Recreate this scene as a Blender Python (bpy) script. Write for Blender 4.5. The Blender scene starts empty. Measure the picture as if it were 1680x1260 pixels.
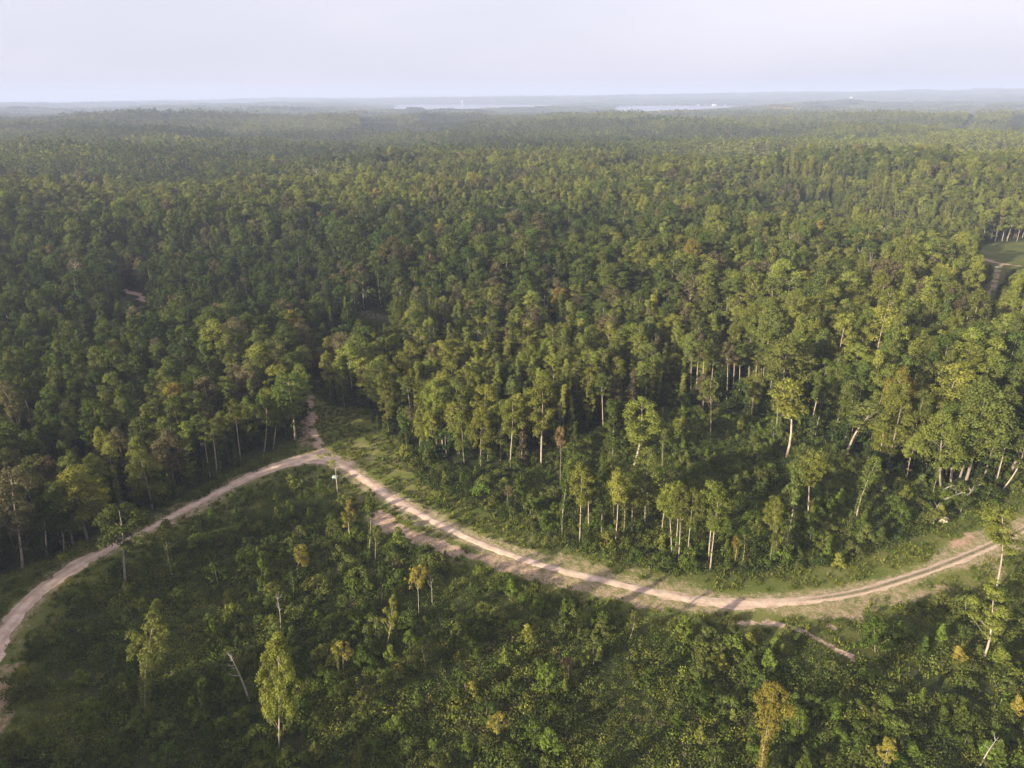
import bpy, math, random
import numpy as np
from mathutils import Vector, Matrix

# ------------------------------------------------------------------ camera, light, exposure
S = bpy.context.scene
COL = S.collection
CAM_H = 75.0
F_PX = 1165.0                    # focal length in pixels of the 1680 px wide photograph
PITCH = math.atan((630.0 - 155.0) / F_PX)
ROLL = math.radians(0.30)
fwd = np.array([0, math.cos(PITCH), -math.sin(PITCH)])
r0 = np.array([1.0, 0, 0]); u0 = np.cross(r0, fwd)
RGT = r0 * math.cos(ROLL) - u0 * math.sin(ROLL)
UPV = r0 * math.sin(ROLL) + u0 * math.cos(ROLL)
cd = bpy.data.cameras.new('camera'); cam = bpy.data.objects.new('camera', cd); COL.objects.link(cam)
cd.sensor_width = 36.0; cd.lens = 36.0 * F_PX / 1680.0; cd.clip_start = 0.5; cd.clip_end = 60000
cam.matrix_world = Matrix(((RGT[0], UPV[0], -fwd[0], 0), (RGT[1], UPV[1], -fwd[1], 0), (RGT[2], UPV[2], -fwd[2], CAM_H), (0, 0, 0, 1)))
S.camera = cam

SUN_EL = math.radians(16.5)
SUN_AZ = math.radians(52.0)      # measured from straight behind the camera, towards the left
sun_dir = Vector((-math.sin(SUN_AZ) * math.cos(SUN_EL), -math.cos(SUN_AZ) * math.cos(SUN_EL), math.sin(SUN_EL)))
sl = bpy.data.lights.new('sun', 'SUN'); sun = bpy.data.objects.new('sun', sl); COL.objects.link(sun)
sl.energy = 5.0; sl.angle = math.radians(1.2); sl.color = (1.0, 0.86, 0.64)
sun.rotation_euler = sun_dir.to_track_quat('Z', 'Y').to_euler(); sun.location = (0, 0, 200)

W = bpy.data.worlds.new('World'); S.world = W; W.use_nodes = True
nt = W.node_tree; nt.nodes.clear()
wo = nt.nodes.new('ShaderNodeOutputWorld'); bg = nt.nodes.new('ShaderNodeBackground')
sky = nt.nodes.new('ShaderNodeTexSky'); sky.sky_type = 'NISHITA'; sky.sun_disc = False
sky.sun_elevation = SUN_EL; sky.sun_rotation = math.atan2(sun_dir.x, sun_dir.y)
sky.altitude = 0; sky.air_density = 1.0; sky.dust_density = 3.0; sky.ozone_density = 1.0
SKY_K = 0.15
# a thin even veil of high haze over the whole sky, with a few faint streaks of cirrus in it
veil = nt.nodes.new('ShaderNodeMix'); veil.data_type = 'RGBA'; veil.inputs[0].default_value = 0.93
tc = nt.nodes.new('ShaderNodeTexCoord'); mp = nt.nodes.new('ShaderNodeMapping'); mp.inputs['Scale'].default_value = (1.0, 1.0, 4.5)
mp.inputs['Rotation'].default_value = (0.05, 0.04, 0.6)
nz = nt.nodes.new('ShaderNodeTexNoise'); nz.inputs['Scale'].default_value = 1.3; nz.inputs['Detail'].default_value = 4; nz.inputs['Roughness'].default_value = 0.45
rp = nt.nodes.new('ShaderNodeValToRGB'); rp.color_ramp.elements[0].position = 0.42; rp.color_ramp.elements[1].position = 0.95
rp.color_ramp.elements[0].color = (1.46, 1.51, 1.80, 1); rp.color_ramp.elements[1].color = (2.10, 1.92, 2.20, 1)
nt.links.new(tc.outputs['Generated'], mp.inputs['Vector']); nt.links.new(mp.outputs[0], nz.inputs['Vector']); sz_ = nt.nodes.new('ShaderNodeSeparateXYZ'); nt.links.new(tc.outputs['Generated'], sz_.inputs[0]); ad = nt.nodes.new('ShaderNodeMath'); ad.operation = 'MULTIPLY_ADD'; ad.inputs[1].default_value = 1.5; nt.links.new(sz_.outputs['Z'], ad.inputs[0]); nt.links.new(nz.outputs['Fac'], ad.inputs[2]); ad.use_clamp = True; nt.links.new(ad.outputs[0], rp.inputs[0])
nt.links.new(sky.outputs[0], veil.inputs[6]); nt.links.new(rp.outputs[0], veil.inputs[7]); nt.links.new(veil.outputs[2], bg.inputs[0])
bg.inputs[1].default_value = SKY_K; nt.links.new(bg.outputs[0], wo.inputs[0])

S.view_settings.view_transform = 'Standard'; S.view_settings.look = 'None'; S.view_settings.gamma = 1.0
S.view_settings.exposure = 1.66; S.view_settings.use_curve_mapping = False
cy = S.cycles
cy.max_bounces = 6; cy.diffuse_bounces = 3; cy.glossy_bounces = 2; cy.transmission_bounces = 3; cy.transparent_max_bounces = 4
cy.volume_bounces = 0; cy.caustics_reflective = False; cy.caustics_refractive = False
cy.use_denoising = True

# ------------------------------------------------------------------ noise, terrain, projection
rng = np.random.default_rng(11)
def hsh(ix, iy, s):
    h = (ix.astype(np.int64) * 374761393 + iy.astype(np.int64) * 668265263 + s * 1442695041) & 0xffffffff
    h = ((h ^ (h >> 13)) * 1274126177) & 0xffffffff
    return ((h ^ (h >> 16)) & 0xffffff) / float(0xffffff)
def vnoise(x, y, s=0):
    x = np.asarray(x, float); y = np.asarray(y, float)
    ix = np.floor(x); iy = np.floor(y); fx = x - ix; fy = y - iy
    fx = fx * fx * (3 - 2 * fx); fy = fy * fy * (3 - 2 * fy)
    a = hsh(ix, iy, s); b = hsh(ix + 1, iy, s); c = hsh(ix, iy + 1, s); d = hsh(ix + 1, iy + 1, s)
    return (a * (1 - fx) + b * fx) * (1 - fy) + (c * (1 - fx) + d * fx) * fy
def fbm(x, y, s=0, o=3):
    r = 0; a = 0.5; t = 0
    for k in range(o):
        r = r + a * vnoise(x * 2**k, y * 2**k, s + k * 17); t += a; a *= 0.55
    return r / t
def sstep(a, b, x):
    t = np.clip((x - a) / (b - a), 0, 1); return t * t * (3 - 2 * t)

LAKE_Z = -11.0
def ray(u, v):
    a = (np.asarray(u, float) - 840) / F_PX; b = -(np.asarray(v, float) - 630) / F_PX
    return fwd[None, :] + a[..., None] * RGT[None, :] + b[..., None] * UPV[None, :]
def onplane(pts, z=0.0):
    pts = np.asarray(pts, float); d = ray(pts[:, 0], pts[:, 1]); t = (z - CAM_H) / d[:, 2]
    return d[:, :2] * t[:, None]
def proj(x, y, z):
    p = np.stack([np.asarray(x, float), np.asarray(y, float), np.asarray(z, float) - CAM_H], -1)
    w = p @ fwd; w = np.where(w > 0.1, w, 0.1)
    return 840 + F_PX * (p @ RGT) / w, 630 - F_PX * (p @ UPV) / w
def inpoly(x, y, P):
    x = np.asarray(x, float); y = np.asarray(y, float); r = np.zeros(x.shape, bool); n = len(P)
    for i in range(n):
        x1, y1 = P[i]; x2, y2 = P[(i + 1) % n]
        if y1 == y2: continue
        c = ((y1 > y) != (y2 > y)) & (x < (x2 - x1) * (y - y1) / (y2 - y1) + x1)
        r ^= c
    return r
def dist_line(x, y, P):
    best = np.full(np.shape(x), 1e9)
    for (ax, ay), (bx, by) in zip(P[:-1], P[1:]):
        dx, dy = bx - ax, by - ay; L = dx * dx + dy * dy + 1e-9
        t = np.clip(((x - ax) * dx + (y - ay) * dy) / L, 0, 1)
        best = np.minimum(best, np.hypot(x - ax - t * dx, y - ay - t * dy))
    return best

LAKE_A = onplane([(645,171.5),(645,186),(722,184),(774,181),(840,180.5),(906,179),(906,171.5),(800,170.5),(700,171)], LAKE_Z)
LAKE_B = onplane([(1010,179),(1009,175.5),(1021,173),(1100,172.5),(1222,173),(1224,178),(1150,182.5),(1106,185),(1058,188),(1000,191),(890,191),(880,188),(905,184.5),(960,184.2),(1000,182.5)], LAKE_Z)
def lakemask(x, y, pad=90.0):
    m = np.zeros(np.shape(x))
    for P in (LAKE_A, LAKE_B):
        Pc = np.vstack([P, P[:1]])
        near = (x > P[:, 0].min() - 1500) & (x < P[:, 0].max() + 1500) & (y > P[:, 1].min() - 1500) & (y < P[:, 1].max() + 1500)
        d = np.where(near, dist_line(x, y, Pc), 1e9)
        ins = inpoly(x, y, P)
        m = np.maximum(m, np.where(ins, 1.0, 1 - sstep(0, pad, d)))
    return m
def height(x, y, lake=True):
    x = np.asarray(x, float); y = np.asarray(y, float)
    r = np.hypot(x, y)
    h = 1.1 * (fbm(x / 60, y / 60, 5) - 0.5) * sstep(20, 120, r)
    h += 36.0 * (fbm(x / 290, y / 190, 9, 2) - 0.5) * sstep(240, 800, r) * (1 - .6 * sstep(1700, 2700, r))
    h += 56.0 * (fbm(x / 900, y / 620, 23) - 0.5) * sstep(600, 2000, r) * (1 - .72 * sstep(1900, 2900, r) * sstep(.45, .25, np.abs(x / np.maximum(y, 1) - .06)))
    h -= 13 * sstep(1700, 3000, r)
    az = np.degrees(np.arctan2(x, np.maximum(y, 1)))
    ridge = 38 + 1.4 * np.clip(az, -40, 40) + 9 * (fbm(az / 7, r / 2500, 41) - 0.5) * 2
    far = sstep(6300, 9600, r) * ridge
    far += 18 * (fbm(x / 1500, y / 700, 77) - 0.5) * sstep(5500, 8000, r)
    h = h + np.where(y > 0, far, 0)
    if lake:
        m = lakemask(x, y, 420.0)
        h = h * (1 - m) + (LAKE_Z - 1.2) * m
    return h
def onground(pts, it=6):
    pts = np.asarray(pts, float); q = onplane(pts)
    for _ in range(it):
        z = height(q[:, 0], q[:, 1], False); d = ray(pts[:, 0], pts[:, 1]); t = (z - CAM_H) / d[:, 2]; q = d[:, :2] * t[:, None]
    return q

# ------------------------------------------------------------------ regions read from the photograph
CLEAR = onplane([(-420,1120),(-200,1005),(-60,965),(0,945),(37,932),(78,913),(143,884),(250,840),(357,786),(450,740),(500,716),(509,660),(503,622),(522,618),(545,668),(610,668),(640,715),(690,745),(760,768),(830,768),(870,745),(930,722),(1050,690),(1090,668),(1180,672),(1290,700),(1380,735),(1450,775),(1540,800),(1600,798),(1680,775),(2000,730),(2400,900),(2400,1500),(-700,1500)])
SCRUB = onplane([(600,672),(627,727),(693,793),(767,827),(843,860),(893,887),(977,913),(1027,927),(1093,937),(1250,940),(1380,925),(1500,880),(1600,830),(1680,800),(2000,760),(2000,700),(1680,760),(1600,790),(1540,795),(1450,765),(1380,725),(1290,690),(1180,662),(1090,658),(1050,680),(930,712),(870,735),(830,758),(760,758),(690,735),(640,705),(615,660)])
FARCLEAR_PX = [(1592,402),(1700,394),(1760,398),(1760,452),(1660,440),(1640,470),(1625,520),(1600,545),(1578,540),(1605,490),(1625,440),(1590,418)]
GAP_PX = [FARCLEAR_PX, [(196,472),(225,474),(252,492),(246,504),(222,492),(198,484)], [(586,508),(618,506),(652,518),(648,530),(615,528),(588,518)]]
TOP = [(-120,1210),(-75,1120),(-30,1060),(0,1017),(23,986),(69,954),(107,922),(157,902),(200,882),(233,867),(267,850),(300,830),(340,812),(383,787),(417,772),(450,757),(483,747),(520,741),(556,750),(573,764),(589,774),(614,791),(635,805),(655,820),(686,836),(719,855),(767,878),(817,900),(871,917),(914,931),(971,943),(1029,957),(1086,969),(1143,979),(1200,983),(1271,983),(1343,976),(1400,967),(1457,949),(1514,933),(1571,908),(1600,897),(1640,880),(1680,861),(1740,833),(1850,778)]
BOT = [(-75,1250),(-30,1160),(-8,1110),(9,1051),(31,1014),(57,986),(91,957),(137,929),(180,905),(207,890),(267,858),(300,843),(343,820),(383,800),(417,784),(460,768),(500,760),(533,759),(550,763),(569,772),(579,782),(596,795),(612,808),(637,825),(666,840),(697,855),(719,868),(767,890),(800,904),(857,923),(914,943),(971,956),(1029,969),(1086,983),(1143,994),(1186,1000),(1229,1000),(1280,998),(1314,994),(1371,986),(1429,976),(1486,957),(1543,937),(1600,916),(1629,901),(1680,875),(1740,846),(1850,792)]
def resample(P, n):
    P = np.asarray(P); s = np.r_[0, np.cumsum(np.hypot(*np.diff(P, axis=0).T))]; s /= s[-1]; t = np.linspace(0, 1, n)
    return np.stack([np.interp(t, s, P[:, 0]), np.interp(t, s, P[:, 1])], 1)
def smooth(P, k=3):
    for _ in range(k): P = np.vstack([P[:1], (P[:-2] + 2 * P[1:-1] + P[2:]) / 4, P[-1:]])
    return P
ra = smooth(resample(onplane(TOP), 140), 4); rb = resample(onplane(BOT), 1400)
# pair every station on the upper edge with the nearest point of the lower edge, kept in order
j = np.array([np.argmin(np.hypot(rb[:, 0] - a[0], rb[:, 1] - a[1])) for a in ra]); j = np.maximum.accumulate(j); rb = smooth(rb[j], 5)
ROAD = (ra + rb) / 2
DIRT = [  # picture polyline, half width m, strength, redness
 ([(528,748),(520,722),(514,697),(511,668),(505,645),(498,620)], 1.1, .85, .2), ([(498,728),(504,708),(508,690)], 2.2, .6, .6),
 ([(495,752),(530,744),(560,762)], 2.6, .9, .1), ([(618,845),(640,862),(670,878),(700,890)], 2.2, .80, .45), ([(700,890),(760,907),(820,925),(868,936)], 1.9, .74, .45),
 ([(890,943),(960,965),(1020,978),(1074,995)], 1.6, .66, .35), ([(470,778),(530,782),(585,800)], 4.0, .42, .2), ([(915,912),(960,928),(1003,940)], 1.8, .6, .35),
 ([(1040,938),(1120,955),(1150,965)], 1.8, .5, .2), ([(1190,1021),(1262,1022),(1300,1030),(1340,1047),(1397,1077)], .6, .85, .1),
 ([(1397,1077),(1450,1100),(1525,1118)], .8, .4, .1), ([(1290,1003),(1340,1011),(1400,1003),(1460,990),(1548,963)], 1.1, .62, .35),
 ([(1566,894),(1590,880)], 1.1, .85, .9), ([(6,1085),(30,1050),(50,1020),(77,992)], 1.5, .42, .35), ([(-12,1190),(0,1150),(10,1095)], 1.7, .62, .75),
 ([(1636,950),(1642,930)], 1.2, .6, .2), ([(1395,1013),(1410,1016)], .9, .7, .5), ([(1363,1028),(1368,1030)], .6, .8, .4),
 ([(620,740),(600,765)], 1.6, .5, .4), ([(575,735),(640,755)], 4, .28, .3), ([(1290,960),(1400,955)], 2.5, .35, .1),
 ([(1640,432),(1630,470),(1610,505),(1597,528)], 1.3, .75, .1), ([(1612,424),(1640,432),(1668,436)], 2.5, .9, .6), ([(1585,412),(1602,417)], 1.5, .8, .9),
 ([(198,476),(225,482),(244,496)], 1.6, .95, .2), ([(592,513),(645,525)], 4.0, .5, .2)]
DIRTW = [(onground(P), w, k, r) for P, w, k, r in DIRT]
def dirtmask(x, y):
    m = np.zeros(np.shape(x)); red = np.zeros(np.shape(x)); n = fbm(x / 2.2, y / 2.2, 61, 3)
    for P, w, k, r in DIRTW:
        lo = P.min(0) - 15; hi = P.max(0) + 15
        q = np.where((x > lo[0]) & (x < hi[0]) & (y > lo[1]) & (y < hi[1]))[0]
        if not len(q): continue
        d = dist_line(x[q], y[q], P) + (n[q] - 0.5) * 2.2 * min(w, 1.6)
        v = k * (1 - sstep(w * 0.55, w * 1.45, d)); red[q] = np.where(v > m[q], r, red[q]); m[q] = np.maximum(m[q], v)
    return m, red
roadw = np.hypot(*(ra - rb).T) / 2
def roaddist(x, y): return dist_line(x, y, ROAD[::2])

# ------------------------------------------------------------------ helpers: things and meshes
def tag(o, label=None, cat=None, group=None, kind=None):
    if label: o['label'] = label
    if cat: o['category'] = cat
    if group: o['group'] = group
    if kind: o['kind'] = kind
    return o
def empty(name, loc=(0, 0, 0), rot=(0, 0, 0), sc=(1, 1, 1)):
    o = bpy.data.objects.new(name, None); o.empty_display_size = 0.5; COL.objects.link(o)
    o.location = loc; o.rotation_euler = rot; o.scale = sc; return o
def make_mesh(name, V, F, mats, fm=None, attrs=None, smooth_=False):
    """V n x 3, F list of arrays of equal-length faces (m x k each)."""
    me = bpy.data.meshes.new(name); F = [np.asarray(f) for f in F if len(f)]
    me.vertices.add(len(V)); me.vertices.foreach_set('co', np.asarray(V, np.float32).ravel())
    li = np.concatenate([f.ravel() for f in F]).astype(np.int32); tot = np.concatenate([np.full(len(f), f.shape[1], np.int32) for f in F])
    me.loops.add(len(li)); me.loops.foreach_set('vertex_index', li)
    me.polygons.add(len(tot)); me.polygons.foreach_set('loop_start', np.r_[0, np.cumsum(tot)[:-1]].astype(np.int32)); me.polygons.foreach_set('loop_total', tot)
    if fm is not None: me.polygons.foreach_set('material_index', np.asarray(fm, np.int32))
    if smooth_: me.polygons.foreach_set('use_smooth', np.ones(len(tot), bool))
    for m in mats: me.materials.append(m)
    for k, a in (attrs or {}).items():
        at = me.attributes.new(k, 'FLOAT', 'POINT'); at.data.foreach_set('value', np.asarray(a, np.float32))
    me.update(calc_edges=True); return me
def obj(name, me, parent=None):
    o = bpy.data.objects.new(name, me); COL.objects.link(o)
    if parent: o.parent = parent
    return o
def tube(path, radii, n=6, cap=True):
    path = np.asarray(path, float); V = []; F = []; L = len(path)
    for i in range(L):
        t = path[min(i + 1, L - 1)] - path[max(i - 1, 0)]; t = t / (np.linalg.norm(t) + 1e-9)
        a = np.cross(t, [0.3, 1, 0.1]); a /= np.linalg.norm(a) + 1e-9; b = np.cross(t, a)
        for k in range(n):
            q = 2 * math.pi * k / n; V.append(path[i] + radii[i] * (a * math.cos(q) + b * math.sin(q)))
    for i in range(L - 1):
        for k in range(n): F.append((i * n + k, i * n + (k + 1) % n, (i + 1) * n + (k + 1) % n, (i + 1) * n + k))
    return np.array(V), np.array(F)
class Geo:
    def __init__(s): s.V = []; s.F = []; s.M = []; s.A = []; s.n = 0
    def add(s, V, F, m=0, a=None):
        if len(V) == 0: return
        s.V.append(V); s.F.append(np.asarray(F) + s.n); s.M.append(np.full(len(F), m)); s.n += len(V)
        s.A.append(np.zeros(len(V)) if a is None else a)
    def mesh(s, name, mats, smooth_=False):
        return make_mesh(name, np.concatenate(s.V), s.F, mats, np.concatenate(s.M), {'leafvar': np.concatenate(s.A)}, smooth_)
def leaves(C, N, size, R, wide=0.62):
    """diamond leaves: centres C, normals N, sizes"""
    n = len(C); N = N / (np.linalg.norm(N, axis=1, keepdims=True) + 1e-9)
    q = R.normal(size=(n, 3)); q[:, 2] -= 0.4; A = np.cross(N, q); A /= np.linalg.norm(A, axis=1, keepdims=True) + 1e-9; B = np.cross(N, A)
    s = size[:, None]
    V = np.stack([C - A * s * .5, C + B * s * .5 * wide - N * s * .06, C + A * s * .5 + N * s * .08, C - B * s * .5 * wide - N * s * .06], 1).reshape(-1, 3)
    F = np.arange(4 * n).reshape(n, 4)
    var = np.repeat(R.random(n), 4)
    return V, F, var

# ------------------------------------------------------------------ materials
def newmat(name):
    m = bpy.data.materials.new(name); m.use_nodes = True; t = m.node_tree; t.nodes.clear(); return m, t
def N(t, k, **kw):
    n = t.nodes.new(k)
    for a, b in kw.items(): setattr(n, a, b)
    return n
def ramp(t, stops, interp='LINEAR'):
    r = N(t, 'ShaderNodeValToRGB'); cr = r.color_ramp; cr.interpolation = interp
    while len(cr.elements) < len(stops): cr.elements.new(0.5)
    for e, (p, c) in zip(cr.elements, stops): e.position = p; e.color = (*c, 1)
    return r
TONES = [('dark green', (.033, .052, .015)), ('mid green', (.055, .080, .018)), ('olive', (.077, .095, .024)), ('yellow-green', (.118, .138, .028)), ('grey-brown', (.086, .080, .038)), ('golden yellow', (.165, .148, .030)), ('fresh green', (.078, .112, .020)), ('rusty brown', (.135, .095, .045))]
def tv(i): return (i + 0.5) / len(TONES)
def leaf_mat(name):
    m, t = newmat(name); L = t.links.new
    at = N(t, 'ShaderNodeAttribute', attribute_type='INSTANCER', attribute_name='tone')
    rp = ramp(t, [(i / len(TONES), c) for i, (_, c) in enumerate(TONES)], 'CONSTANT'); L(at.outputs['Fac'], rp.inputs[0])
    lv = N(t, 'ShaderNodeAttribute', attribute_type='GEOMETRY', attribute_name='leafvar')
    oi = N(t, 'ShaderNodeObjectInfo')
    hs = N(t, 'ShaderNodeHueSaturation'); L(rp.outputs[0], hs.inputs['Color'])
    a = N(t, 'ShaderNodeMapRange'); a.inputs['To Min'].default_value = 0.62; a.inputs['To Max'].default_value = 1.5; L(lv.outputs['Fac'], a.inputs['Value'])
    b = N(t, 'ShaderNodeMapRange'); b.inputs['To Min'].default_value = 0.72; b.inputs['To Max'].default_value = 1.3; L(oi.outputs['Random'], b.inputs['Value'])
    mm = N(t, 'ShaderNodeMath', operation='MULTIPLY'); L(a.outputs[0], mm.inputs[0]); L(b.outputs[0], mm.inputs[1]); L(mm.outputs[0], hs.inputs['Value'])
    mh = N(t, 'ShaderNodeMath', operation='MULTIPLY_ADD'); mh.inputs[1].default_value = -0.03; mh.inputs[2].default_value = 0.508
    sm = N(t, 'ShaderNodeMath', operation='FRACT'); s7 = N(t, 'ShaderNodeMath', operation='MULTIPLY'); s7.inputs[1].default_value = 7.31
    L(oi.outputs['Random'], s7.inputs[0]); L(s7.outputs[0], sm.inputs[0]); L(sm.outputs[0], mh.inputs[0]); L(mh.outputs[0], hs.inputs['Hue'])
    d = N(t, 'ShaderNodeBsdfDiffuse'); tr = N(t, 'ShaderNodeBsdfTranslucent'); L(hs.outputs[0], d.inputs[0])
    tc_ = N(t, 'ShaderNodeMix', data_type='RGBA', blend_type='MULTIPLY'); tc_.inputs[0].default_value = 1; tc_.inputs[7].default_value = (1.25, 1.15, .5, 1); L(hs.outputs[0], tc_.inputs[6]); L(tc_.outputs[2], tr.inputs[0])
    mx = N(t, 'ShaderNodeMixShader'); mx.inputs[0].default_value = 0.25; L(d.outputs[0], mx.inputs[1]); L(tr.outputs[0], mx.inputs[2])
    o = N(t, 'ShaderNodeOutputMaterial'); L(mx.outputs[0], o.inputs[0]); return m
def bark_mat(name, c1, c2, sc=3.0):
    m, t = newmat(name); L = t.links.new
    tcn = N(t, 'ShaderNodeTexCoord'); mpn = N(t, 'ShaderNodeMapping'); mpn.inputs['Scale'].default_value = (1, 1, .25); nz = N(t, 'ShaderNodeTexNoise'); nz.inputs['Scale'].default_value = sc; nz.inputs['Detail'].default_value = 4
    L(tcn.outputs['Object'], mpn.inputs[0]); L(mpn.outputs[0], nz.inputs['Vector']); r = ramp(t, [(.3, c1), (.7, c2)]); L(nz.outputs['Fac'], r.inputs[0])
    bs = N(t, 'ShaderNodeBsdfPrincipled'); bs.inputs['Roughness'].default_value = .9; L(r.outputs[0], bs.inputs['Base Color'])
    bp = N(t, 'ShaderNodeBump'); bp.inputs['Strength'].default_value = .4; bp.inputs['Distance'].default_value = .04; L(nz.outputs['Fac'], bp.inputs['Height']); L(bp.outputs[0], bs.inputs['Normal'])
    o = N(t, 'ShaderNodeOutputMaterial'); L(bs.outputs[0], o.inputs[0]); return m
LEAF = leaf_mat('foliage')
PALE = bark_mat('pale_bark', (.14, .115, .085), (.36, .305, .235)); DARK = bark_mat('grey_bark', (.10, .085, .065), (.22, .19, .15)); DEAD = bark_mat('dead_wood', (.15, .135, .115), (.32, .29, .25))

def ground_mat():
    m, t = newmat('ground_soil'); L = t.links.new
    def at(n): return N(t, 'ShaderNodeAttribute', attribute_type='GEOMETRY', attribute_name=n)
    geo = N(t, 'ShaderNodeNewGeometry')
    def noise(s, d=4, r=.6):
        n = N(t, 'ShaderNodeTexNoise'); n.inputs['Scale'].default_value = s; n.inputs['Detail'].default_value = d; n.inputs['Roughness'].default_value = r; L(geo.outputs['Position'], n.inputs['Vector']); return n
    n1 = noise(.9, 6, .7); n2 = noise(.12, 4); n3 = noise(4.0, 4, .7)
    soil = ramp(t, [(.3, (.020, .026, .010)), (.5, (.035, .045, .016)), (.7, (.06, .062, .025))]); L(n1.outputs['Fac'], soil.inputs[0])
    grass = ramp(t, [(.34, (.055, .082, .019)), (.46, (.100, .122, .030)), (.56, (.155, .155, .052)), (.66, (.28, .225, .135))])
    gm = N(t, 'ShaderNodeMix', data_type='FLOAT'); gm.inputs[0].default_value = .42; n5 = noise(2.3, 6, .8); L(n5.outputs['Fac'], gm.inputs[2]); L(n2.outputs['Fac'], gm.inputs[3]); L(gm.outputs[0], grass.inputs[0])
    dirt = ramp(t, [(.3, (.30, .215, .160)), (.7, (.50, .385, .300))]); L(n3.outputs['Fac'], dirt.inputs[0])
    red = ramp(t, [(.3, (.29, .175, .12)), (.7, (.45, .31, .23))]); L(n3.outputs['Fac'], red.inputs[0])
    def mix(f, a, b):
        x = N(t, 'ShaderNodeMix', data_type='RGBA'); L(f, x.inputs[0]); L(a, x.inputs[6]); L(b, x.inputs[7]); return x.outputs[2]
    c = mix(at('grassy').outputs['Fac'], soil.outputs[0], grass.outputs[0])
    dr = mix(at('redness').outputs['Fac'], dirt.outputs[0], red.outputs[0])
    # ragged edge between turf and bare earth
    s = N(t, 'ShaderNodeMath', operation='ADD'); L(at('bare').outputs['Fac'], s.inputs[0]); L(n1.outputs['Fac'], s.inputs[1])
    s3 = N(t, 'ShaderNodeMath', operation='MULTIPLY_ADD'); s3.inputs[1].default_value = .5; L(n3.outputs['Fac'], s3.inputs[0]); L(s.outputs[0], s3.inputs[2])
    k = N(t, 'ShaderNodeMapRange'); k.inputs['From Min'].default_value = 1.22; k.inputs['From Max'].default_value = 1.62; L(s3.outputs[0], k.inputs['Value'])
    c = mix(k.outputs[0], c, dr)
    bs = N(t, 'ShaderNodeBsdfDiffuse'); L(c, bs.inputs[0])
    bp = N(t, 'ShaderNodeBump'); bp.inputs['Strength'].default_value = .8; bp.inputs['Distance'].default_value = .25; L(n3.outputs['Fac'], bp.inputs['Height']); L(bp.outputs[0], bs.inputs['Normal'])
    o = N(t, 'ShaderNodeOutputMaterial'); L(bs.outputs[0], o.inputs[0]); return m
def road_mat():
    m, t = newmat('sandy_road'); L = t.links.new
    geo = N(t, 'ShaderNodeNewGeometry')
    def noise(s, d=4, r=.6):
        n = N(t, 'ShaderNodeTexNoise'); n.inputs['Scale'].default_value = s; n.inputs['Detail'].default_value = d; n.inputs['Roughness'].default_value = r; L(geo.outputs['Position'], n.inputs['Vector']); return n
    n1 = noise(.5, 6, .7); n3 = noise(5, 4, .7)
    c1 = ramp(t, [(.3, (.33, .245, .18)), (.5, (.46, .36, .275)), (.72, (.60, .49, .39))]); L(n1.outputs['Fac'], c1.inputs[0])
    grass = ramp(t, [(.35, (.06, .07, .03)), (.65, (.17, .15, .09))]); L(n3.outputs['Fac'], grass.inputs[0])
    wear = N(t, 'ShaderNodeAttribute', attribute_type='GEOMETRY', attribute_name='overgrown')
    s = N(t, 'ShaderNodeMath', operation='ADD'); L(wear.outputs['Fac'], s.inputs[0]); L(n3.outputs['Fac'], s.inputs[1])
    s2 = N(t, 'ShaderNodeMath', operation='MULTIPLY_ADD'); s2.inputs[1].default_value = .7; L(n1.outputs['Fac'], s2.inputs[0]); L(s.outputs[0], s2.inputs[2])
    k = N(t, 'ShaderNodeMapRange'); k.inputs['From Min'].default_value = 1.15; k.inputs['From Max'].default_value = 1.5; L(s2.outputs[0], k.inputs['Value'])
    x = N(t, 'ShaderNodeMix', data_type='RGBA'); L(k.outputs[0], x.inputs[0]); L(c1.outputs[0], x.inputs[6]); L(grass.outputs[0], x.inputs[7])
    # damp compacted wheel tracks
    wt = N(t, 'ShaderNodeAttribute', attribute_type='GEOMETRY', attribute_name='rut')
    y = N(t, 'ShaderNodeMix', data_type='RGBA', blend_type='MULTIPLY'); L(wt.outputs['Fac'], y.inputs[0]); L(x.outputs[2], y.inputs[6]); y.inputs[7].default_value = (.70, .67, .65, 1)
    bs = N(t, 'ShaderNodeBsdfDiffuse'); L(y.outputs[2], bs.inputs[0])
    bp = N(t, 'ShaderNodeBump'); bp.inputs['Strength'].default_value = .7; bp.inputs['Distance'].default_value = .08; L(n3.outputs['Fac'], bp.inputs['Height']); L(bp.outputs[0], bs.inputs['Normal'])
    o = N(t, 'ShaderNodeOutputMaterial'); L(bs.outputs[0], o.inputs[0]); return m
def plain(name, c, rough=.8, metal=0, var=.12, sc=2.0):
    m, t = newmat(name); L = t.links.new; tcn = N(t, 'ShaderNodeTexCoord'); nz = N(t, 'ShaderNodeTexNoise'); nz.inputs['Scale'].default_value = sc; L(tcn.outputs['Object'], nz.inputs['Vector'])
    r = ramp(t, [(.3, tuple(v * (1 - var) for v in c)), (.7, tuple(v * (1 + var) for v in c))]); L(nz.outputs['Fac'], r.inputs[0])
    bs = N(t, 'ShaderNodeBsdfPrincipled'); bs.inputs['Roughness'].default_value = rough; bs.inputs['Metallic'].default_value = metal; L(r.outputs[0], bs.inputs['Base Color'])
    o = N(t, 'ShaderNodeOutputMaterial'); L(bs.outputs[0], o.inputs[0]); return m

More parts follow.
